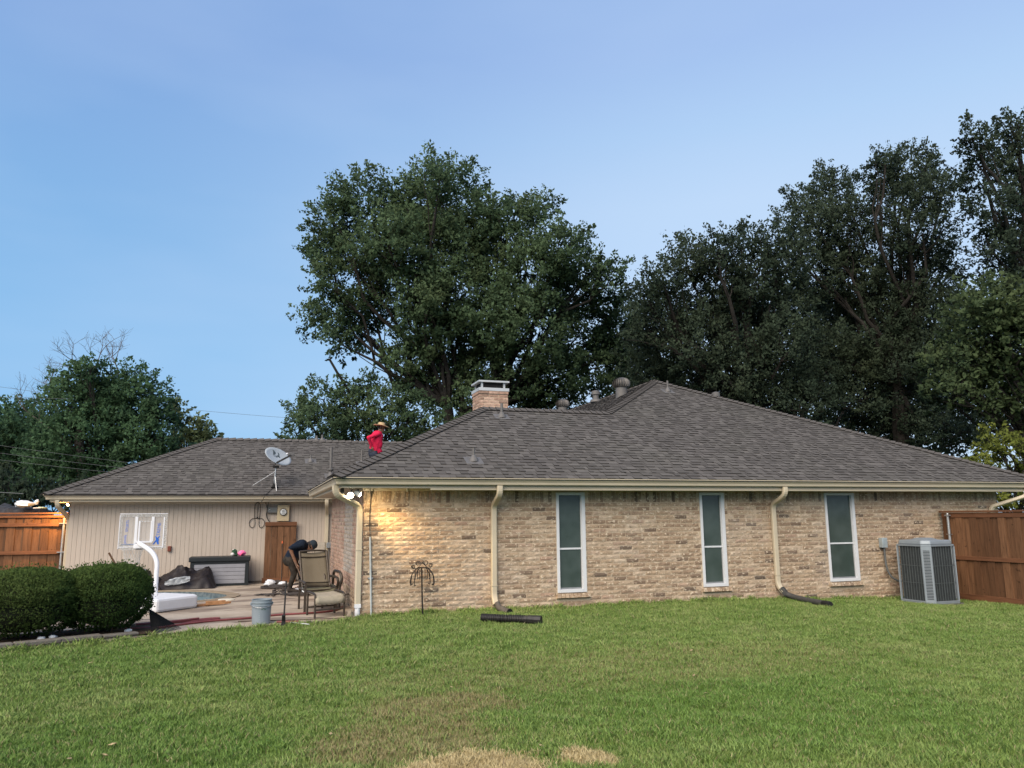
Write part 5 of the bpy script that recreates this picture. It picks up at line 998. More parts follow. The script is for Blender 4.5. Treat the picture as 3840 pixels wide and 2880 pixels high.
# storage box and toys
BX0, BX1, BYF, BYB = -3.185, -1.83, 7.42, 8.05; FRM = simple('box_frame', (.013, .017, .019), .5); SLT = simple('box_slat', (.25, .255, .28), .55, 0, .08, 7)
sb = thing('storage_box', ((BX0 + BX1) / 2, 7.75, 0), 'dark framed deck storage box with grey slats against the beige siding', 'storage box')
MB().box(BX0 + .03, BX1 - .03, BYF + .03, BYB - .03, .0, .60).build('body', FRM, sb)
for x in (BX0, BX1 - .085): MB().box(x, x + .085, BYF, BYF + .08, .0, .585).box(x, x + .085, BYB - .08, BYB, .0, .585).build('corner_post', FRM, sb, bevel=.006)
MB().box(BX0 + .085, BX1 - .085, BYF + .005, BYF + .05, .0, .055).box(BX0 + .085, BX1 - .085, BYF + .005, BYF + .05, .53, .585).build('frame_rail', FRM, sb)
for k in range(5): z = .058 + k * .0945; MB().box(BX0 + .087, BX1 - .087, BYF + .012, BYF + .035, z, z + .088).build('slat', SLT, sb, bevel=.004)
MB().box(BX0 - .035, BX1 + .03, BYF - .03, BYB + .02, .588, .70).build('lid', FRM, sb, bevel=.015)
t1 = thing('plush_toy', (-2.20, 7.70, .70), 'small green and white plush toy on the storage box lid', 'toy'); MB().ball((-2.19, 7.70, .80), (.065, .06, .075), 7).ball((-2.16, 7.7, .74), (.06, .05, .045), 6).build('plush_body', simple('plush_green', (.03, .085, .045), .95, 0, .4, 40, .01), t1, True); MB().ball((-2.235, 7.66, .745), (.05, .05, .045), 7).ball((-2.22, 7.65, .86), .02, 5).build('plush_white', simple('plush_white', (.62, .62, .58), .95, 0, .1, 30, .01), t1, True)
t2 = thing('pink_toy', (-2.02, 7.70, .70), 'crumpled bright pink toy bag beside the plush on the storage box', 'toy'); mb = MB().ball((-2.02, 7.70, .765), (.10, .06, .068), 8); mb.v = [tuple(Vector(v) + Vector((noise.noise((v[0] * 30, v[2] * 30, 0)), 0, noise.noise((v[0] * 30, v[2] * 30, 5)))) * .03) for v in mb.v]; mb.build('bag', simple('pink_film', (.75, .16, .36), .45, 0, .25, 16), t2, True); MB().beam((-2.06, 7.63, .71), (-1.97, 7.62, .80), .03, .015).build('pink_flap', simple('pink_hot', (.80, .10, .22), .45), t2)
# basketball hoop
bh = thing('basketball_hoop', (-3.5, 3.0, 0), 'white poolside basketball hoop with a clear backboard, curved pole and white water filled base', 'basketball hoop')
MB().prism([(-3.28, 1.87, .0), (-2.66, 2.52, .0), (-2.72, 2.72, .0), (-3.28, 3.22, .0), (-3.62, 3.26, .0), (-4.0, 2.6, .0), (-3.95, 2.3, .0)], (0, 0, .235)).build('base_tank', WPL, bh, bevel=.045)
pole = spline([(-3.45, 3.12, .2), (-3.455, 3.12, .55), (-3.46, 3.13, .78), (-3.52, 3.18, .93), (-3.63, 3.26, 1.04), (-3.80, 3.38, 1.14), (-3.82, 3.40, 1.15)], 8); MB().tube(pole, .043, 14).build('pole', WPL, bh, True)
CLEAR = NT('clear_acrylic'); CLEAR.b.inputs['Alpha'].default_value = .10; CLEAR = CLEAR.fin((.75, .78, .8), .15); TRANS = NT('frosted_edge'); TRANS.b.inputs['Alpha'].default_value = .45; c_ = TRANS.mix(TRANS.rng(TRANS.noise(45, 3), .4, .65), (.38, .37, .34), (.72, .72, .70)); TRANS = TRANS.fin(c_, .5)
YB_ = 3.50; B0, B1, Z0, Z1 = -4.20, -3.37, 1.055, 1.715
def bb(name, mat, x0, x1, z0, z1, y0=-.012, y1=.012, par=bh, bevel=.0): return MB().box(x0, x1, YB_ + y0, YB_ + y1, z0, z1).build(name, mat, par, bevel=bevel)
pane = bb('backboard', CLEAR, B0 + .02, B1 - .02, Z0 + .02, Z1 - .02, .0, .006)
bb('board_edge', TRANS, B0 - .01, B1 + .01, Z1 - .055, Z1, -.014, .014); bb('board_edge', TRANS, B0 - .01, B0 + .05, Z0, Z1 - .055, -.014, .014); bb('board_edge', TRANS, B1 - .05, B1 + .01, Z0, Z1 - .055, -.014, .014); bb('board_edge', TRANS, B0 + .05, B1 - .05, Z0 - .02, Z0 + .035, -.014, .014)
bb('board_rim', WPL, B0 - .012, B0, Z0, Z1 - .02, -.018, .018); bb('board_rim', WPL, B0 - .01, B1 + .01, Z1 - .0, Z1 + .012, -.018, .018); bb('board_rim', WPL, B1 - .06, B1 - .04, Z0 + .01, Z1 - .06, -.016, .016); bb('board_rim', WPL, B0, B1 - .05, Z0 + .028, Z0 + .040, -.018, .018)
bb('board_bar', WPL, B0 + .265, B0 + .315, Z0 + .01, Z1 - .05, -.03, -.014); bb('board_bar', WPL, B1 - .275, B1 - .225, Z0 + .13, Z1 - .05, -.03, -.014)
bb('target_frame', WPL, B0 + .33, B0 + .36, Z0 + .13, Z1 - .13, -.026, -.013); bb('target_frame', WPL, B1 - .285, B1 - .255, Z0 + .13, Z1 - .13, -.034, -.031); bb('target_frame', TRANS, B0 + .33, B1 - .255, Z1 - .155, Z1 - .13, -.024, -.013); bb('target_frame', WPL, B0 + .28, B1 - .24, Z0 + .115, Z0 + .145, -.06, -.013)
BLU = simple('blue_print', (.02, .12, .50), .5)
def vtext(s, x, z, size, col=BLU): text(s, 'lettering', size, Matrix.Translation((x, YB_ - .002, z)) @ Matrix.Rotation(R(90), 4, 'X') @ Matrix.Rotation(R(88), 4, 'Z'), col, pane)
vtext('TREME', B1 - .115, Z0 + .235, .085); vtext('SPORTS', B0 + .145, Z0 + .32, .065); vtext('pools', B0 + .125, Z0 + .10, .075)
X1 = B1 - .15; zc_ = Z0 + .15
MB().prism([(X1 - .085, YB_ - .004, zc_ - .075), (X1 - .055, YB_ - .004, zc_ - .075), (X1 + .05, YB_ - .004, zc_ + .085), (X1 + .02, YB_ - .004, zc_ + .085)], (0, .003, 0)).prism([(X1 - .045, YB_ - .008, zc_ + .085), (X1 - .01, YB_ - .008, zc_ + .07), (X1 + .035, YB_ - .008, zc_ - .07), (X1 + .0, YB_ - .008, zc_ - .075)], (0, .003, 0)).prism([(X1 - .03, YB_ - .012, zc_ - .02), (X1 + .02, YB_ - .012, zc_ - .03), (X1 + .03, YB_ - .012, zc_ + .03), (X1 - .02, YB_ - .012, zc_ + .035)], (0, .003, 0)).build('emblem', BLU, pane)
MB().box(-3.90, -3.76, YB_ - .12, YB_ - .03, 1.06, 1.15).build('bracket', WPL, bh, bevel=.01); MB().box(-3.87, -3.79, YB_ - .13, YB_ - .02, 1.035, 1.06).build('bracket_plate', GREYV, bh)
rimc = Vector((-3.98, YB_ + .26, 1.13)); MB().tube([rimc + Vector((.21 * math.cos(2 * math.pi * k / 24), .21 * math.sin(2 * math.pi * k / 24), 0)) for k in range(25)], .009, 6).tube([(-4.0, YB_, 1.135), (-4.10, YB_ + .1, 1.13)], .009, 6).tube([(-3.85, YB_, 1.135), (-3.80, YB_ + .12, 1.13)], .009, 6).build('rim', simple('rim_blue', (.16, .20, .30), .4, .4), bh)
nt = MB(); 
for k in range(18):
    for sg in (1, -1):
        nt.tube([rimc + Vector((rr * math.cos(2 * math.pi * (k + sg * q * .5) / 18), rr * math.sin(2 * math.pi * (k + sg * q * .5) / 18), -q * .075)) for q, rr in enumerate((.21, .19, .165, .15, .14, .135))], .0035, 4)
nt.build('net', simple('net_cord', (.60, .58, .54), .9), bh)['kind'] = 'stuff'
# brown tarps
TARP = simple('brown_tarp', (.013, .0088, .0082), .55, 0, .25, 6, 0, .4); LIN = simple('silver_lining', (.30, .32, .34), .5, .1, .25, 7)
def tarp(x0, x1, y0, y1, prof, seed, nx=70, ny=30):
    V = []; F = []
    for i in range(nx + 1):
        s = i / nx; h = np.interp(s, [p[0] for p in prof], [p[1] for p in prof])
        for j in range(ny + 1):
            t_ = j / ny; x = x0 + (x1 - x0) * s; y = y0 + (y1 - y0) * t_; sh_ = math.sin(math.pi * min(1, t_ * 1.25) / 2) ** .8 * (1 if t_ < .8 else 1 - ((t_ - .8) / .2) ** 2 * .5)
            fold = abs(noise.noise((x * 2.2 + y * 1.9, y * 2.4 - x * 1.4, seed))) * .34 + abs(noise.noise((x * 5 - y * 4, y * 6, seed + 3))) * .34 + abs(noise.noise((x * 11 + y * 6, y * 13, seed + 5))) * .12
            z = .78 * h * sh_ * (1.12 - fold * 1.1) * min(1, 9 * s, 9 * (1 - s)) ** .5
            V.append((x + .05 * noise.noise((x * 4, y * 4, seed + 7)), y + .10 * noise.noise((x * 5, y * 3, seed + 9)) - .15 * sh_ * fold, max(.012, z + .012)))
    for i in range(nx):
        for j in range(ny): k = i * (ny + 1) + j; F.append((k, k + ny + 1, k + ny + 2, k + 1))
    return MB().add(V, F)
tp1 = thing('brown_tarp', (-3.4, 7.2, 0), 'heap of crumpled dark brown tarp with silver lining showing by the pool', 'tarp', 'brown tarps by the pool')
tarp(-4.25, -2.55, 6.72, 7.55, [(0, .16), (.12, .24), (.25, .30), (.36, .42), (.46, .62), (.54, .64), (.64, .55), (.74, .50), (.80, .52), (.86, .60), (.93, .60), (.97, .42), (1, .12)], 2).build('tarp_sheet', TARP, tp1, True).modifiers.new('Smooth', 'SMOOTH').iterations = 1
def lining(pts, seed, par, w=.16):
    P = spline(pts, 6); V = []; F = []
    for i, p in enumerate(P):
        for j in range(7): t_ = j / 6 - .5; V.append((p.x + .02 * noise.noise((p.x * 14, t_ * 6, seed)), p.y - .05 * abs(noise.noise((p.x * 9, t_ * 5, seed + 2))) - .02, p.z + t_ * w * (.6 + .5 * math.sin(math.pi * i / len(P))) + .02 * noise.noise((p.x * 12, t_ * 3, seed + 5))))
    for i in range(len(P) - 1):
        for j in range(6): k = i * 7 + j; F.append((k, k + 7, k + 8, k + 1))
    return MB().add(V, F).build('lining', LIN, par, True)
lining([(-3.66, 6.76, .15), (-3.5, 6.74, .19), (-3.3, 6.74, .22), (-3.12, 6.74, .25)], 4, tp1, .15)
tarp(-4.9, -3.7, 6.6, 7.3, [(0, .25), (.3, .30), (.6, .26), (.85, .34), (1, .3)], 9, 50, 20).build('tarp_fold', TARP, tp1, True)
tp2 = thing('brown_tarp', (-4.3, 7.4, 0), 'smaller brown tarp bundle with a grey flap on top behind the bush', 'tarp', 'brown tarps by the pool')
tarp(-4.95, -3.98, 6.95, 7.75, [(0, .35), (.2, .50), (.5, .55), (.8, .53), (.93, .50), (1, .3)], 5, 44, 24).build('tarp_sheet', TARP, tp2, True); lining([(-4.75, 6.98, .46), (-4.5, 6.97, .47), (-4.3, 6.96, .45), (-4.1, 6.98, .44)], 8, tp2, .09)
tag(MB().tube([(-4.90, 6.9, .87), (-4.62, 7.05, .35)], .022, 8).build('tool_handle', simple('brown_handle', (.16, .09, .05), .7)), 'brown wooden tool handle sticking up out of the tarp behind the bush', 'handle')
# litter around the working man
def crumple(name, c, r, mat, lb, cat, seed, grp=None):
    mb = MB().ball((0, 0, 0), 1.0, 7); mb.v = [tuple(Vector(c) + Vector((v[0] * r[0], v[1] * r[1], max(-r[2], v[2] * r[2]))) * (1 + .55 * noise.noise((v[0] * 2.2 + seed, v[1] * 2.2, v[2] * 2.2)))) for v in mb.v]; return tag(mb.build(name, mat, None, True), lb, cat, grp)
BAGW = simple('white_film', (.70, .71, .72), .45, 0, .12, 9)
crumple('plastic_bag', (-1.33, 6.62, .085), (.12, .1, .085), BAGW, 'crumpled white plastic bag on the patio in front of the wooden gate', 'bag', 3)
crumple('plastic_bag', (-1.02, 6.95, .05), (.10, .08, .05), BAGW, 'small flattened white bag on the dark debris left of the worker', 'bag', 8)
crumple('torn_paper', (-.76, 6.0, .035), (.11, .12, .035), simple('pinkish_paper', (.50, .42, .36), .8), 'torn pale paper wrapping by the feet of the bending worker', 'paper', 11); crumple('torn_paper', (-.72, 5.2, .03), (.10, .2, .03), BAGW, 'long white paper scrap lying right of the bending worker', 'paper', 14)
DEB = simple('dark_debris', (.05, .042, .037), .9, 0, .4, 14)
for c, r, lb, s in (((-1.10, 6.4, .03), (.45, .35, .035), 'wide dark patch of roofing scraps in front of the wooden gate', 2), ((-.75, 4.35, .02), (.34, .22, .03), 'dark roofing scraps right beside the boots of the bending worker', 5), ((-1.15, 7.1, .06), (.14, .12, .06), 'dark crumpled felt lump behind the white bags', 9), ((-.45, 5.3, .05), (.2, .5, .06), 'dark debris lying behind the lounge chair by the brick wall', 12), ((-1.35, 4.6, .012), (.3, .14, .016), 'thin dark scrap lying left of the boots of the bending worker', 15)): crumple('roofing_scrap', c, r, DEB, lb, 'debris', s, 'roofing scraps on the patio')
rg = random.Random(3); sc_m = MB()
for k in range(60): x, y, a = rg.uniform(-1.5, -.35), rg.uniform(4.0, 7.4), rg.uniform(0, 3.1); sc_m.box(x, x + rg.uniform(.03, .12), y, y + rg.uniform(.03, .1), .012, .012 + rg.uniform(.012, .04), 0, Matrix.Rotation(a, 3, 'Z') @ Matrix.Rotation(rg.uniform(-.3, .3), 3, 'X'))
tag(sc_m.build('shingle_litter', DEB), kind='stuff')
rod = thing('thin_rod', (-1.04, 7.9, 0), 'thin dark rod with an orange tip leaning on the wooden gate', 'rod'); MB().tube([(-1.03, 7.7, .0), (-1.04, 7.95, .98)], .009, 6).build('rod', IRON, rod); MB().tube([(-1.04, 7.95, .98), (-1.04, 7.962, 1.04)], .018, 8).build('tip', simple('orange_tip', (.5, .10, .03), .5), rod)
crumple('field_stone', (-.19, -.15, .06), (.055, .05, .075), simple('stone_tan', (.23, .19, .14), .9, 0, .2, 20), 'small rounded brown stone by the foot of the corner downspout', 'stone', 20)
for c, s in (((-4.35, -1.12, .05), 21), ((-4.22, -1.08, .06), 23), ((-3.35, -.75, .05), 25)): crumple('white_pebble', c, (.05, .03, .025), BAGW, {21: 'white pebble under the gap between the two bushes, left one', 23: 'white pebble under the gap between the two bushes, right one', 25: 'white pebble beside the rake under the nearer bush'}[s], 'pebble', s, 'white pebbles under the bushes')

# black drain pipes
PIPEM = simple('pipe_black', (.024, .022, .021), .5, 0, .3, 14)
def corr(path, r, pitch, name, mat, par, smooth_from=None):
    P = spline(path, 40); out = [P[0]]; acc = 0; rs = []; pts = []
    for a, b in zip(P[:-1], P[1:]): acc += (b - a).length; pts.append((acc, b))
    pts = [(0, P[0])] + pts
    for s, p in pts: ph = (s % pitch) / pitch; rs.append(r * ((1.0 if ph < .5 else .80) if smooth_from is None or s < smooth_from else .98))
    return MB().tube([p for _, p in pts], rs, 16).build(name, mat, par)
p1 = thing('drain_pipe', (2.0, -1.7, 0), 'loose black corrugated drain pipe lying on the lawn below the second downspout', 'pipe'); gz = zlawn(2, -1.7) + .10
corr([(1.66, -1.42, gz), (1.85, -1.58, gz), (2.1, -1.74, gz - .004), (2.22, -1.83, gz - .005)], .060, .028, 'corrugated_pipe', PIPEM, p1); MB().tube([(2.2, -1.815, gz - .005), (2.25, -1.855, gz - .005), (2.26, -1.862, gz - .005), (2.42, -1.99, gz - .008)], [.056, .056, .062, .064], 8).build('pipe_adapter', PIPEM, p1)
tag(MB().tube([(2.285, -.17, .14), (2.30, -.24, .07), (2.36, -.40, .03), (2.40, -.5, .025)], [.05, .052, .055, .055], 14, False).build('drain_elbow', simple('dusty_rubber', (.085, .075, .066), .8, 0, .2, 18)), 'dusty black elbow on the foot of the downspout above the loose pipe', 'pipe fitting')
tag(MB().tube([(2.405, -.505, .026), (2.41, -.52, .026)], .05, 14).build('drain_mouth_shade', simple('pipe_hole_shade', (.006, .006, .006), .9)), 'black disc painted as the shaded mouth of the dusty elbow', 'pipe fitting')  # solid near-black disc stands in for the shade inside the elbow
p2 = thing('downspout_extension', (8.1, -.6, 0), 'dark grey flexible extension running from the third downspout onto the lawn', 'pipe'); XG = simple('extension_grey', (.055, .054, .052), .6, 0, .15, 16)
MB().beam((8.11, -.11, .185), (8.16, -.20, .06), .105, .085).build('pipe_adapter', XG, p2, bevel=.012); gz = zlawn(8.1, -1.1) + .075; MB().tube(spline([(8.15, -.18, .075), (8.20, -.36, gz + .02), (8.16, -.8, gz), (8.08, -1.3, gz), (8.045, -1.5, gz)], 5), [.045] + [.052] * 20, 12).build('extension_tube', XG, p2, True); MB().tube([(8.075, -1.32, gz), (8.04, -1.53, gz), (8.035, -1.56, gz)], [.056, .06, .05], 10).build('tube_end', BLACKP, p2)
# wrought iron plant hanger
ph = thing('plant_hanger', (.98, -.30, 0), 'black wrought iron plant stand with curled arms in front of the lamplit brick', 'plant stand'); hx, hy, hz0 = .955, -.30, .0
MB().tube([(hx + .02, hy, -.15), (hx, hy, .30), (hx - .012, hy, .78)], [.014, .013, .012], 8).build('stake', IRON, ph)
def scroll(cx, cz, r, s, turns=1.4): return [(cx + s * r * (1 - .62 * k / 22) * math.cos(-.3 + turns * 6.283 * k / 22), hy, cz + r * (1 - .62 * k / 22) * math.sin(-.3 + turns * 6.283 * k / 22)) for k in range(23)]
for cx_, cz_, r_, s_ in ((hx - .075, .845, .042, 1), (hx + .055, .85, .045, -1), (hx - .155, .79, .036, -1), (hx + .135, .815, .034, 1)): MB().tube(scroll(cx_, cz_, r_, s_), .006, 6).build('scroll', IRON, ph)
MB().tube(spline([(hx - .19, hy, .80), (hx - .10, hy, .765), (hx, hy, .86)], 6), .006, 6).tube(spline([(hx + .17, hy, .80), (hx + .10, hy, .765), (hx, hy, .86)], 6), .006, 6).build('scroll_arm', IRON, ph)
for sg, yy in ((-1, .0), (1, .0), (-1, -.14), (1, -.14), (1, .14), (-1, .14)):
    e = .20 if yy == 0 else .16; MB().tube(spline([(hx - .01, hy, .78), (hx + sg * e * .45, hy + yy * .5, .765), (hx + sg * e * .85, hy + yy, .68), (hx + sg * e, hy + yy, .57), (hx + sg * (e - .005), hy + yy, .50), (hx + sg * (e - .03), hy + yy, .515)], 6), .0075, 6).build('arm', IRON, ph)
for k in range(6): a = k * 1.05; MB().tube(spline([(hx + .12 * math.cos(a), hy + .10 * math.sin(a), .755), (hx + .125 * math.cos(a), hy + .10 * math.sin(a), .62), (hx + .115 * math.cos(a), hy + .1 * math.sin(a), .59)], 4), .006, 5).build('hook', IRON, ph)

# heap of torn roofing beyond the lit fence, with a white bag on it
hp = MB(); V = []; F = []
for i in range(41):
    for j in range(17):
        x = -11.5 + 5.0 * i / 40; y = 9.6 + 2.4 * j / 16; e = min(1, 8 * min(i, 40 - i) / 40, 5 * min(j, 16 - j) / 16); V.append((x, y, -.05 + e * (2.0 + .22 * noise.noise((x * 1.3, y * 1.3, 2)) + .12 * noise.noise((x * 5, y * 5, 4)))))
for i in range(40):
    for j in range(16): k = i * 17 + j; F.append((k, k + 17, k + 18, k + 1))
HEAP = simple('torn_roofing', (.035, .036, .04), .85, 0, .4, 9, .02)
tag(hp.add(V, F).build('debris_heap', HEAP), 'dark heap of torn roofing material beyond the lit fence', 'debris heap')
wb = thing('plastic_bag', (-7.45, 10.0, 2.0), 'large white plastic bag lying on the dark heap beyond the lit fence', 'bag'); mb = MB().ball((0, 0, 0), 1, 9); mb.v = [tuple(Vector((-7.46, 9.95, 2.05)) + Vector((v[0] * .25, v[1] * .2, v[2] * .085)) * (1 + .4 * noise.noise((v[0] * 1.7, v[1] * 1.7, v[2] * 2 + 4)))) for v in mb.v]; mb.build('bag_body', BAGW, wb, True); mb = MB().ball((0, 0, 0), 1, 6); mb.v = [tuple(Vector((-7.17, 9.92, 2.10)) + Vector((v[0] * .05, v[1] * .06, v[2] * .065)) * (1 + .5 * noise.noise((v[0] * 2, v[1] * 2, v[2] * 2)))) for v in mb.v]; mb.build('bag_knot', BAGW, wb, True)
for a, b, lb in (((-7.15, 9.62, 1.94), (-6.98, 9.62, 1.945), 'flat white scrap on the dark heap right of the white bag'), ((-7.02, 9.66, 1.96), (-6.90, 9.62, 1.945), 'pale green scrap on the dark heap behind the fence cap')): tag(MB().beam(a, b, .16, .02).build('sheet_scrap', BAGW if 'white' in lb else simple('green_scrap', (.45, .55, .38), .6)), lb, 'scrap')
# power lines
for k, (a, b, sag, r) in enumerate((((-30, 20.5, 5.0), (-9.9, 19.5, 2.62), .3, .016), ((-34, 26, 8.6), (-10.5, 28, 7.4), .5, .008), ((-30, 20, 8.0), (-1.5, 22, 3.4), .5, .007), ((-30, 20, 7.5), (-1.5, 21.6, 3.2), .5, .007), ((-30, 20, 7.1), (-1.5, 21.2, 3.0), .5, .007), ((-22, 34, 9.7), (6, 34, 7.4), .5, .008))):
    A, B = Vector(a), Vector(b); tag(MB().tube([A.lerp(B, t_ / 16) - Vector((0, 0, sag * 4 * (t_ / 16) * (1 - t_ / 16))) for t_ in range(17)], r, 5).build('power_line', simple('line_grey', (.10, .11, .11), .6) if k == 0 else bpy.data.materials['line_grey']), ['pale overhead wire reaching the left corner of the garage roof', 'single wire high in the sky above the far left trees', 'upper of the three wires crossing in front of the left trees', 'middle of the three wires crossing in front of the left trees', 'lower of the three wires crossing in front of the left trees', 'thin wire crossing the sky above the garage ridge'][k], 'power line', 'power lines on the left')
# ------------------------------------------------------------------ people
def figure(caps_, mats, loc, label, voxel=.0125, rotz=0.0, scale=1.0):
    """one continuous body: tapered limbs fused by a voxel remesh, cloth and skin by nearest limb"""
    mb = MB()
    for a, b, r0, r1, mi in caps_:
        a, b = Vector(a), Vector(b); d = b - a; n = max(2, int(d.length / .03)); d.normalize(); P = []; rs = []
        for ang in (75, 50, 25): P.append(a - d * r0 * math.sin(R(ang))); rs.append(r0 * math.cos(R(ang)))
        for i in range(n + 1): P.append(a.lerp(b, i / n)); rs.append(r0 + (r1 - r0) * i / n)
        for ang in (25, 50, 75): P.append(b + d * r1 * math.sin(R(ang))); rs.append(r1 * math.cos(R(ang)))
        mb.tube(P, rs, 12)
    me = mb.mesh('person'); o = bpy.data.objects.new('person', me); COL.objects.link(o)
    md = o.modifiers.new('r', 'REMESH'); md.mode = 'VOXEL'; md.voxel_size = voxel
    sm = o.modifiers.new('s', 'SMOOTH'); sm.factor = .5; sm.iterations = 2
    m2 = bpy.data.meshes.new_from_object(o.evaluated_get(bpy.context.evaluated_depsgraph_get())); bpy.data.objects.remove(o)
    n = len(m2.polygons); C_ = np.empty(n * 3); m2.polygons.foreach_get('center', C_); C_ = C_.reshape(-1, 3); best = np.full(n, 9.0); idx = np.zeros(n, np.int32)
    for a, b, r0, r1, mi in caps_:
        a, b = np.array(a, float), np.array(b, float); d = b - a; t_ = np.clip(((C_ - a) @ d) / max(d @ d, 1e-9), 0, 1); dist = np.linalg.norm(C_ - (a + t_[:, None] * d), axis=1) - (r0 + (r1 - r0) * t_); k = dist < best; best[k] = dist[k]; idx[k] = mi
    m2.materials.clear()
    for x in mats: m2.materials.append(x)
    m2.polygons.foreach_set('material_index', idx); m2.polygons.foreach_set('use_smooth', [True] * n)
    ob = link('person', m2); ob.location = loc; ob.rotation_euler = (0, 0, rotz); ob.scale = (scale,) * 3; return tag(ob, label, 'person')
SKIN = simple('skin', (.215, .115, .072), .55, 0, .12, 20)
def cloth(name, col, v=.25): return simple(name, col, .85, 0, v, 11, .006, .1)
def hand(w, d, up, mi, s=1.0, curl=.5):
    """palm, four unequal bent fingers and a thumb leaving the side near the wrist"""
    w, d, up = Vector(w), Vector(d).normalized(), Vector(up).normalized(); sd = d.cross(up).normalized(); out = [(w, w + d * .075 * s, .026 * s, .032 * s, mi)]
    for k, L in enumerate((.066, .075, .070, .055)):
        b = w + d * .085 * s + sd * (k - 1.5) * .019 * s; m = b + (d - up * curl * .5).normalized() * L * .5 * s; e = m + (d * (1 - curl) - up * curl * 1.2).normalized() * L * .5 * s; out += [(b - d * .02 * s, m, .0105 * s, .0095 * s, mi), (m, e, .0095 * s, .008 * s, mi)]
    b = w + d * .02 * s - sd * .03 * s; m = b + (d - sd * .9).normalized() * .035 * s; out += [(b, m, .013 * s, .011 * s, mi), (m, m + (d * .9 - up * .4).normalized() * .03 * s, .011 * s, .009 * s, mi)]
    return [(tuple(a), tuple(b), r0, r1, m_) for a, b, r0, r1, m_ in out]
def headpart(c, f, u, mi, s=1.0):
    c, f, u = Vector(c), Vector(f).normalized(), Vector(u).normalized(); sd = f.cross(u).normalized(); P = lambda x, y, z: tuple(c + f * x * s + sd * y * s + u * z * s)
    return [(P(-.015, 0, .035), P(.0, 0, .03), .088 * s, .086 * s, mi), (P(.01, 0, -.02), P(.035, 0, -.085), .072 * s, .042 * s, mi), (P(.085, 0, .015), P(.103, 0, -.022), .010 * s, .015 * s, mi),
            (P(.078, 0, -.06), P(.082, 0, -.066), .02 * s, .02 * s, mi), (P(0, .083, .0), P(-.008, .086, .03), .011 * s, .016 * s, mi), (P(0, -.083, .0), P(-.008, -.086, .03), .011 * s, .016 * s, mi)]
def face_bits(par, loc, c, f, u, s=1.0):
    c, f, u = Vector(c) + Vector(loc), Vector(f).normalized(), Vector(u).normalized(); sd = f.cross(u).normalized(); eb = MB(); ew = simple('eye_dark', (.03, .02, .018), .4)
    for k in (-1, 1): eb.ball(tuple(c + f * .074 * s + sd * k * .032 * s + u * .018 * s), .011 * s, 5)
    eb.build('eyes', ew, par, True); MB().beam(c + f * .080 * s + sd * .024 * s - u * .052 * s, c + f * .080 * s - sd * .024 * s - u * .052 * s, .008, .006).build('mouth', simple('lip', (.22, .09, .07), .5), par)

# man bending over on the patio, body turned to the right, head down, pulling on a shovel
S0, S1, S2, S3 = 0, 1, 2, 3
cap2 = [((-.93, 0, .77), (-.86, 0, .90), .150, .155, S0), ((-.86, 0, .90), (-.73, 0, 1.00), .155, .145, S0), ((-.93, 0, .72), (-.98, 0, .70), .155, .14, S1), ((-.80, 0, .86), (-.76, 0, .78), .10, .07, S0),
        ((-.73, -.14, 1.01), (-.73, .14, 1.01), .085, .085, S0), ((-.72, -.17, 1.02), (-.97, -.25, .965), .062, .052, S0), ((-.97, -.25, .965), (-.98, -.25, .945), .047, .044, S2), ((-.98, -.25, .95), (-.84, -.22, .62), .042, .028, S2),
        ((-.70, .17, 1.0), (-.62, .24, .78), .062, .052, S0), ((-.62, .24, .78), (-.70, .02, .52), .042, .028, S2),
        ((-.66, 0, 1.02), (-.58, 0, 1.00), .055, .055, S2),
        ((-.95, -.09, .70), (-.87, -.10, .42), .098, .066, S1), ((-.87, -.10, .42), (-.955, -.10, .12), .066, .050, S1), ((-.93, .10, .70), (-.72, .12, .43), .098, .066, S1), ((-.72, .12, .43), (-.70, .13, .12), .066, .050, S1),
        ((-.96, -.10, .065), (-.80, -.12, .045), .05, .042, S3), ((-.955, -.10, .12), (-.96, -.10, .07), .052, .052, S3), ((-.70, .13, .065), (-.54, .12, .045), .05, .042, S3), ((-.70, .13, .12), (-.70, .13, .07), .052, .052, S3)]
hf, hu = Vector((.42, -.12, -.90)), Vector((.90, -.05, .42)); cap2 += headpart((-.53, 0, .985), hf, hu, S2)
cap2 += hand((-.84, -.22, .62), (.36, .08, -.85), (-.8, -.5, -.2), S2, 1.0, .8) + hand((-.70, .02, .52), (-.2, -.55, -.6), (.8, -.2, .2), S2, 1.0, .8)
off = Vector((0, 4.68, .012)); cap2 = [(tuple(Vector(a)), tuple(Vector(b)), r0, r1, mi) for a, b, r0, r1, mi in cap2]
NAVY = cloth('navy_shirt', (.010, .016, .028)); TROU = cloth('worn_trousers', (.036, .031, .026), .6)
m2_ = figure(cap2, [NAVY, TROU, SKIN, simple('work_boot', (.035, .027, .022), .8)], off, 'person in a navy shirt and dark cap bending over behind the lounge chair'); face_bits(m2_, off, (-.53, 0, .985), hf, hu)
q = hu.to_track_quat('Z', 'X').to_matrix().to_4x4(); hfp = (hf - hu * hf.dot(hu)).normalized(); Mc = Matrix((hfp, hu.cross(hfp), hu)).transposed().to_4x4(); Mc.translation = off + Vector((-.53, 0, .985)) - hfp * .008
CAPM = simple('navy_cap', (.013, .022, .032), .85, 0, .2, 14)
cb_ = MB().lathe([(.101, .0), (.103, .03), (.098, .07), (.078, .105), (.045, .125), (.004, .132)], 20, Mc @ Matrix.Translation((-.008, 0, .022))); cb_.prism([Mc @ Vector(v) for v in ((.06, -.075, .03), (.13, -.06, .02), (.175, -.02, .012), (.175, .02, .012), (.13, .06, .02), (.06, .075, .03))], hu * .008); cb_.build('cap', CAPM, m2_, True)
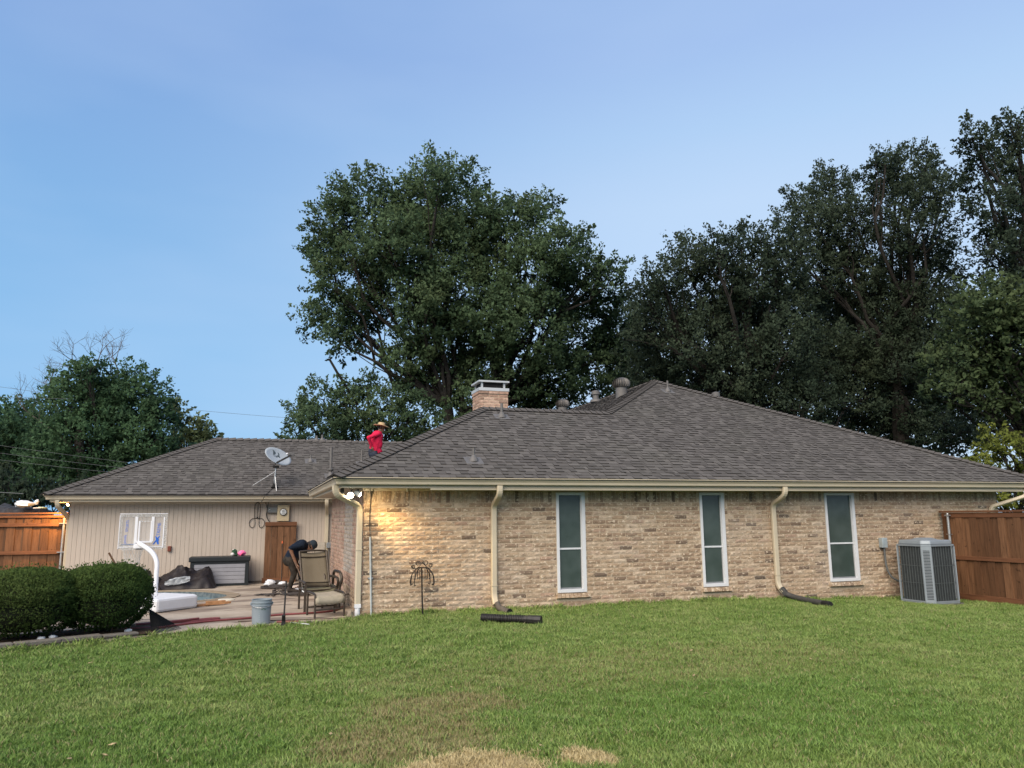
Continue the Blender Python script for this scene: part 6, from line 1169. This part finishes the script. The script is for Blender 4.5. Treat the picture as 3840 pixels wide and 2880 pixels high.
MB().lathe([(.096, -.035), (.099, .0), (.1, .02)], 18, Mc @ Matrix.Translation((-.022, 0, .0)) @ Matrix.Diagonal((.93, .96, 1, 1))).build('hair', simple('dark_hair', (.014, .011, .01), .8), m2_, True)
sv = thing('shovel', (-.80, 4.4, 0), 'shovel with a brown shaft held by the bending worker', 'shovel'); MB().tube([(-.98, 4.47, .93), (-.795, 4.42, .52), (-.70, 4.39, .27)], .014, 8).build('shaft', simple('shaft_wood', (.15, .10, .07), .7), sv); MB().prism([(-.735, 4.39, .29), (-.665, 4.37, .30), (-.60, 4.33, .14), (-.63, 4.32, .03), (-.71, 4.35, .06)], (.004, -.012, .0)).build('blade', GALV, sv, bevel=.003)

# roofer in red standing on the garage roof, elbow out, hand on the back of the hip
rz = GA(0, 8.5); off = Vector((1.48, 8.5, rz)); T0_ = .0
cap1 = [((-.02, 0, .86), (.03, 0, 1.02), .150, .165, S0), ((.03, 0, 1.02), (.09, 0, 1.22), .170, .172, S0), ((.07, 0, .98), (.08, 0, 1.06), .150, .15, S0), ((.12, -.12, 1.28), (.12, .12, 1.28), .082, .082, S0), ((.02, 0, .86), (.05, 0, .80), .14, .13, S0), ((-.06, 0, .80), (-.05, 0, .74), .148, .15, S1),
        ((.10, -.18, 1.27), (-.19, -.27, 1.19), .062, .052, S0), ((-.19, -.27, 1.19), (-.12, -.17, .95), .052, .040, S0), ((.12, .18, 1.27), (.10, .25, 1.0), .062, .052, S0), ((.10, .25, 1.0), (.20, .22, .80), .05, .038, S0),
        ((.15, 0, 1.33), (.20, 0, 1.40), .058, .055, S2), ((-.05, -.09, .74), (-.01, -.10, .42), .100, .070, S1), ((-.01, -.10, .42), (-.06, -.11, .10), .070, .054, S1), ((-.05, .09, .74), (.06, .10, .52), .100, .070, S1), ((.06, .10, .52), (.02, .11, .17), .070, .054, S1),
        ((-.07, -.11, .045), (.08, -.13, .045), .05, .045, S3), ((.01, .11, .12), (.16, .12, .12), .05, .045, S3)]
hf, hu = Vector((.90, -.30, -.28)), Vector((.27, -.08, .96)); cap1 += headpart((.235, 0, 1.455), hf, hu, S2) + hand((-.12, -.17, .95), (.22, .12, -.9), (-.9, -.3, -.1), S2) + hand((.20, .22, .80), (.3, -.1, -.9), (.6, .5, .2), S2)
RED = cloth('red_shirt', (.62, .022, .07), .2); JEAN = cloth('dark_jeans', (.038, .045, .065), .3)
m1_ = figure(cap1, [RED, JEAN, SKIN, simple('roof_shoe', (.06, .05, .045), .8)], off, 'person in a bright red shirt and straw hat standing on the roof'); face_bits(m1_, off, (.235, 0, 1.455), hf, hu)
hfp = (hf - hu * hf.dot(hu)).normalized(); Mc = Matrix((hfp, hu.cross(hfp), hu)).transposed().to_4x4(); Mc.translation = off + Vector((.225, 0, 1.455))
STRAW = simple('straw', (.50, .36, .20), .8, 0, .15, 50, .003); hb = MB().lathe([(.235, .04), (.23, .05), (.15, .052), (.104, .055), (.102, .10), (.092, .145), (.06, .155), (.004, .148)], 26, Mc)
hb.v = [tuple(Vector(v) + hu * .22 * max(0, abs((Mc.inverted() @ Vector(v)).y) - .09)) for v in hb.v]; ho = hb.build('straw_hat', STRAW, m1_, True); sq = ho.modifiers.new('Solidify', 'SOLIDIFY'); sq.thickness = .006
MB().lathe([(.105, .056), (.104, .08)], 26, Mc, 0, False).build('hat_band', simple('hat_band', (.10, .06, .04), .8), m1_); MB().lathe([(.092, -.03), (.095, .02), (.096, .05)], 18, Mc @ Matrix.Translation((-.018, 0, .0)) @ Matrix.Diagonal((.93, .97, 1, 1))).build('hair', simple('black_hair', (.012, .01, .009), .8), m1_, True)
MB().tube([tuple(off + Vector((-.05 + .135 * math.cos(a), .145 * math.sin(a), .80))) for a in [2 * math.pi * k / 18 for k in range(19)]], .018, 6).build('belt', simple('belt_leather', (.03, .022, .018), .6), m1_)
m1_.rotation_euler = (0, R(-7), 0)   # stands a little more upright; hat, hair and belt lean with the body
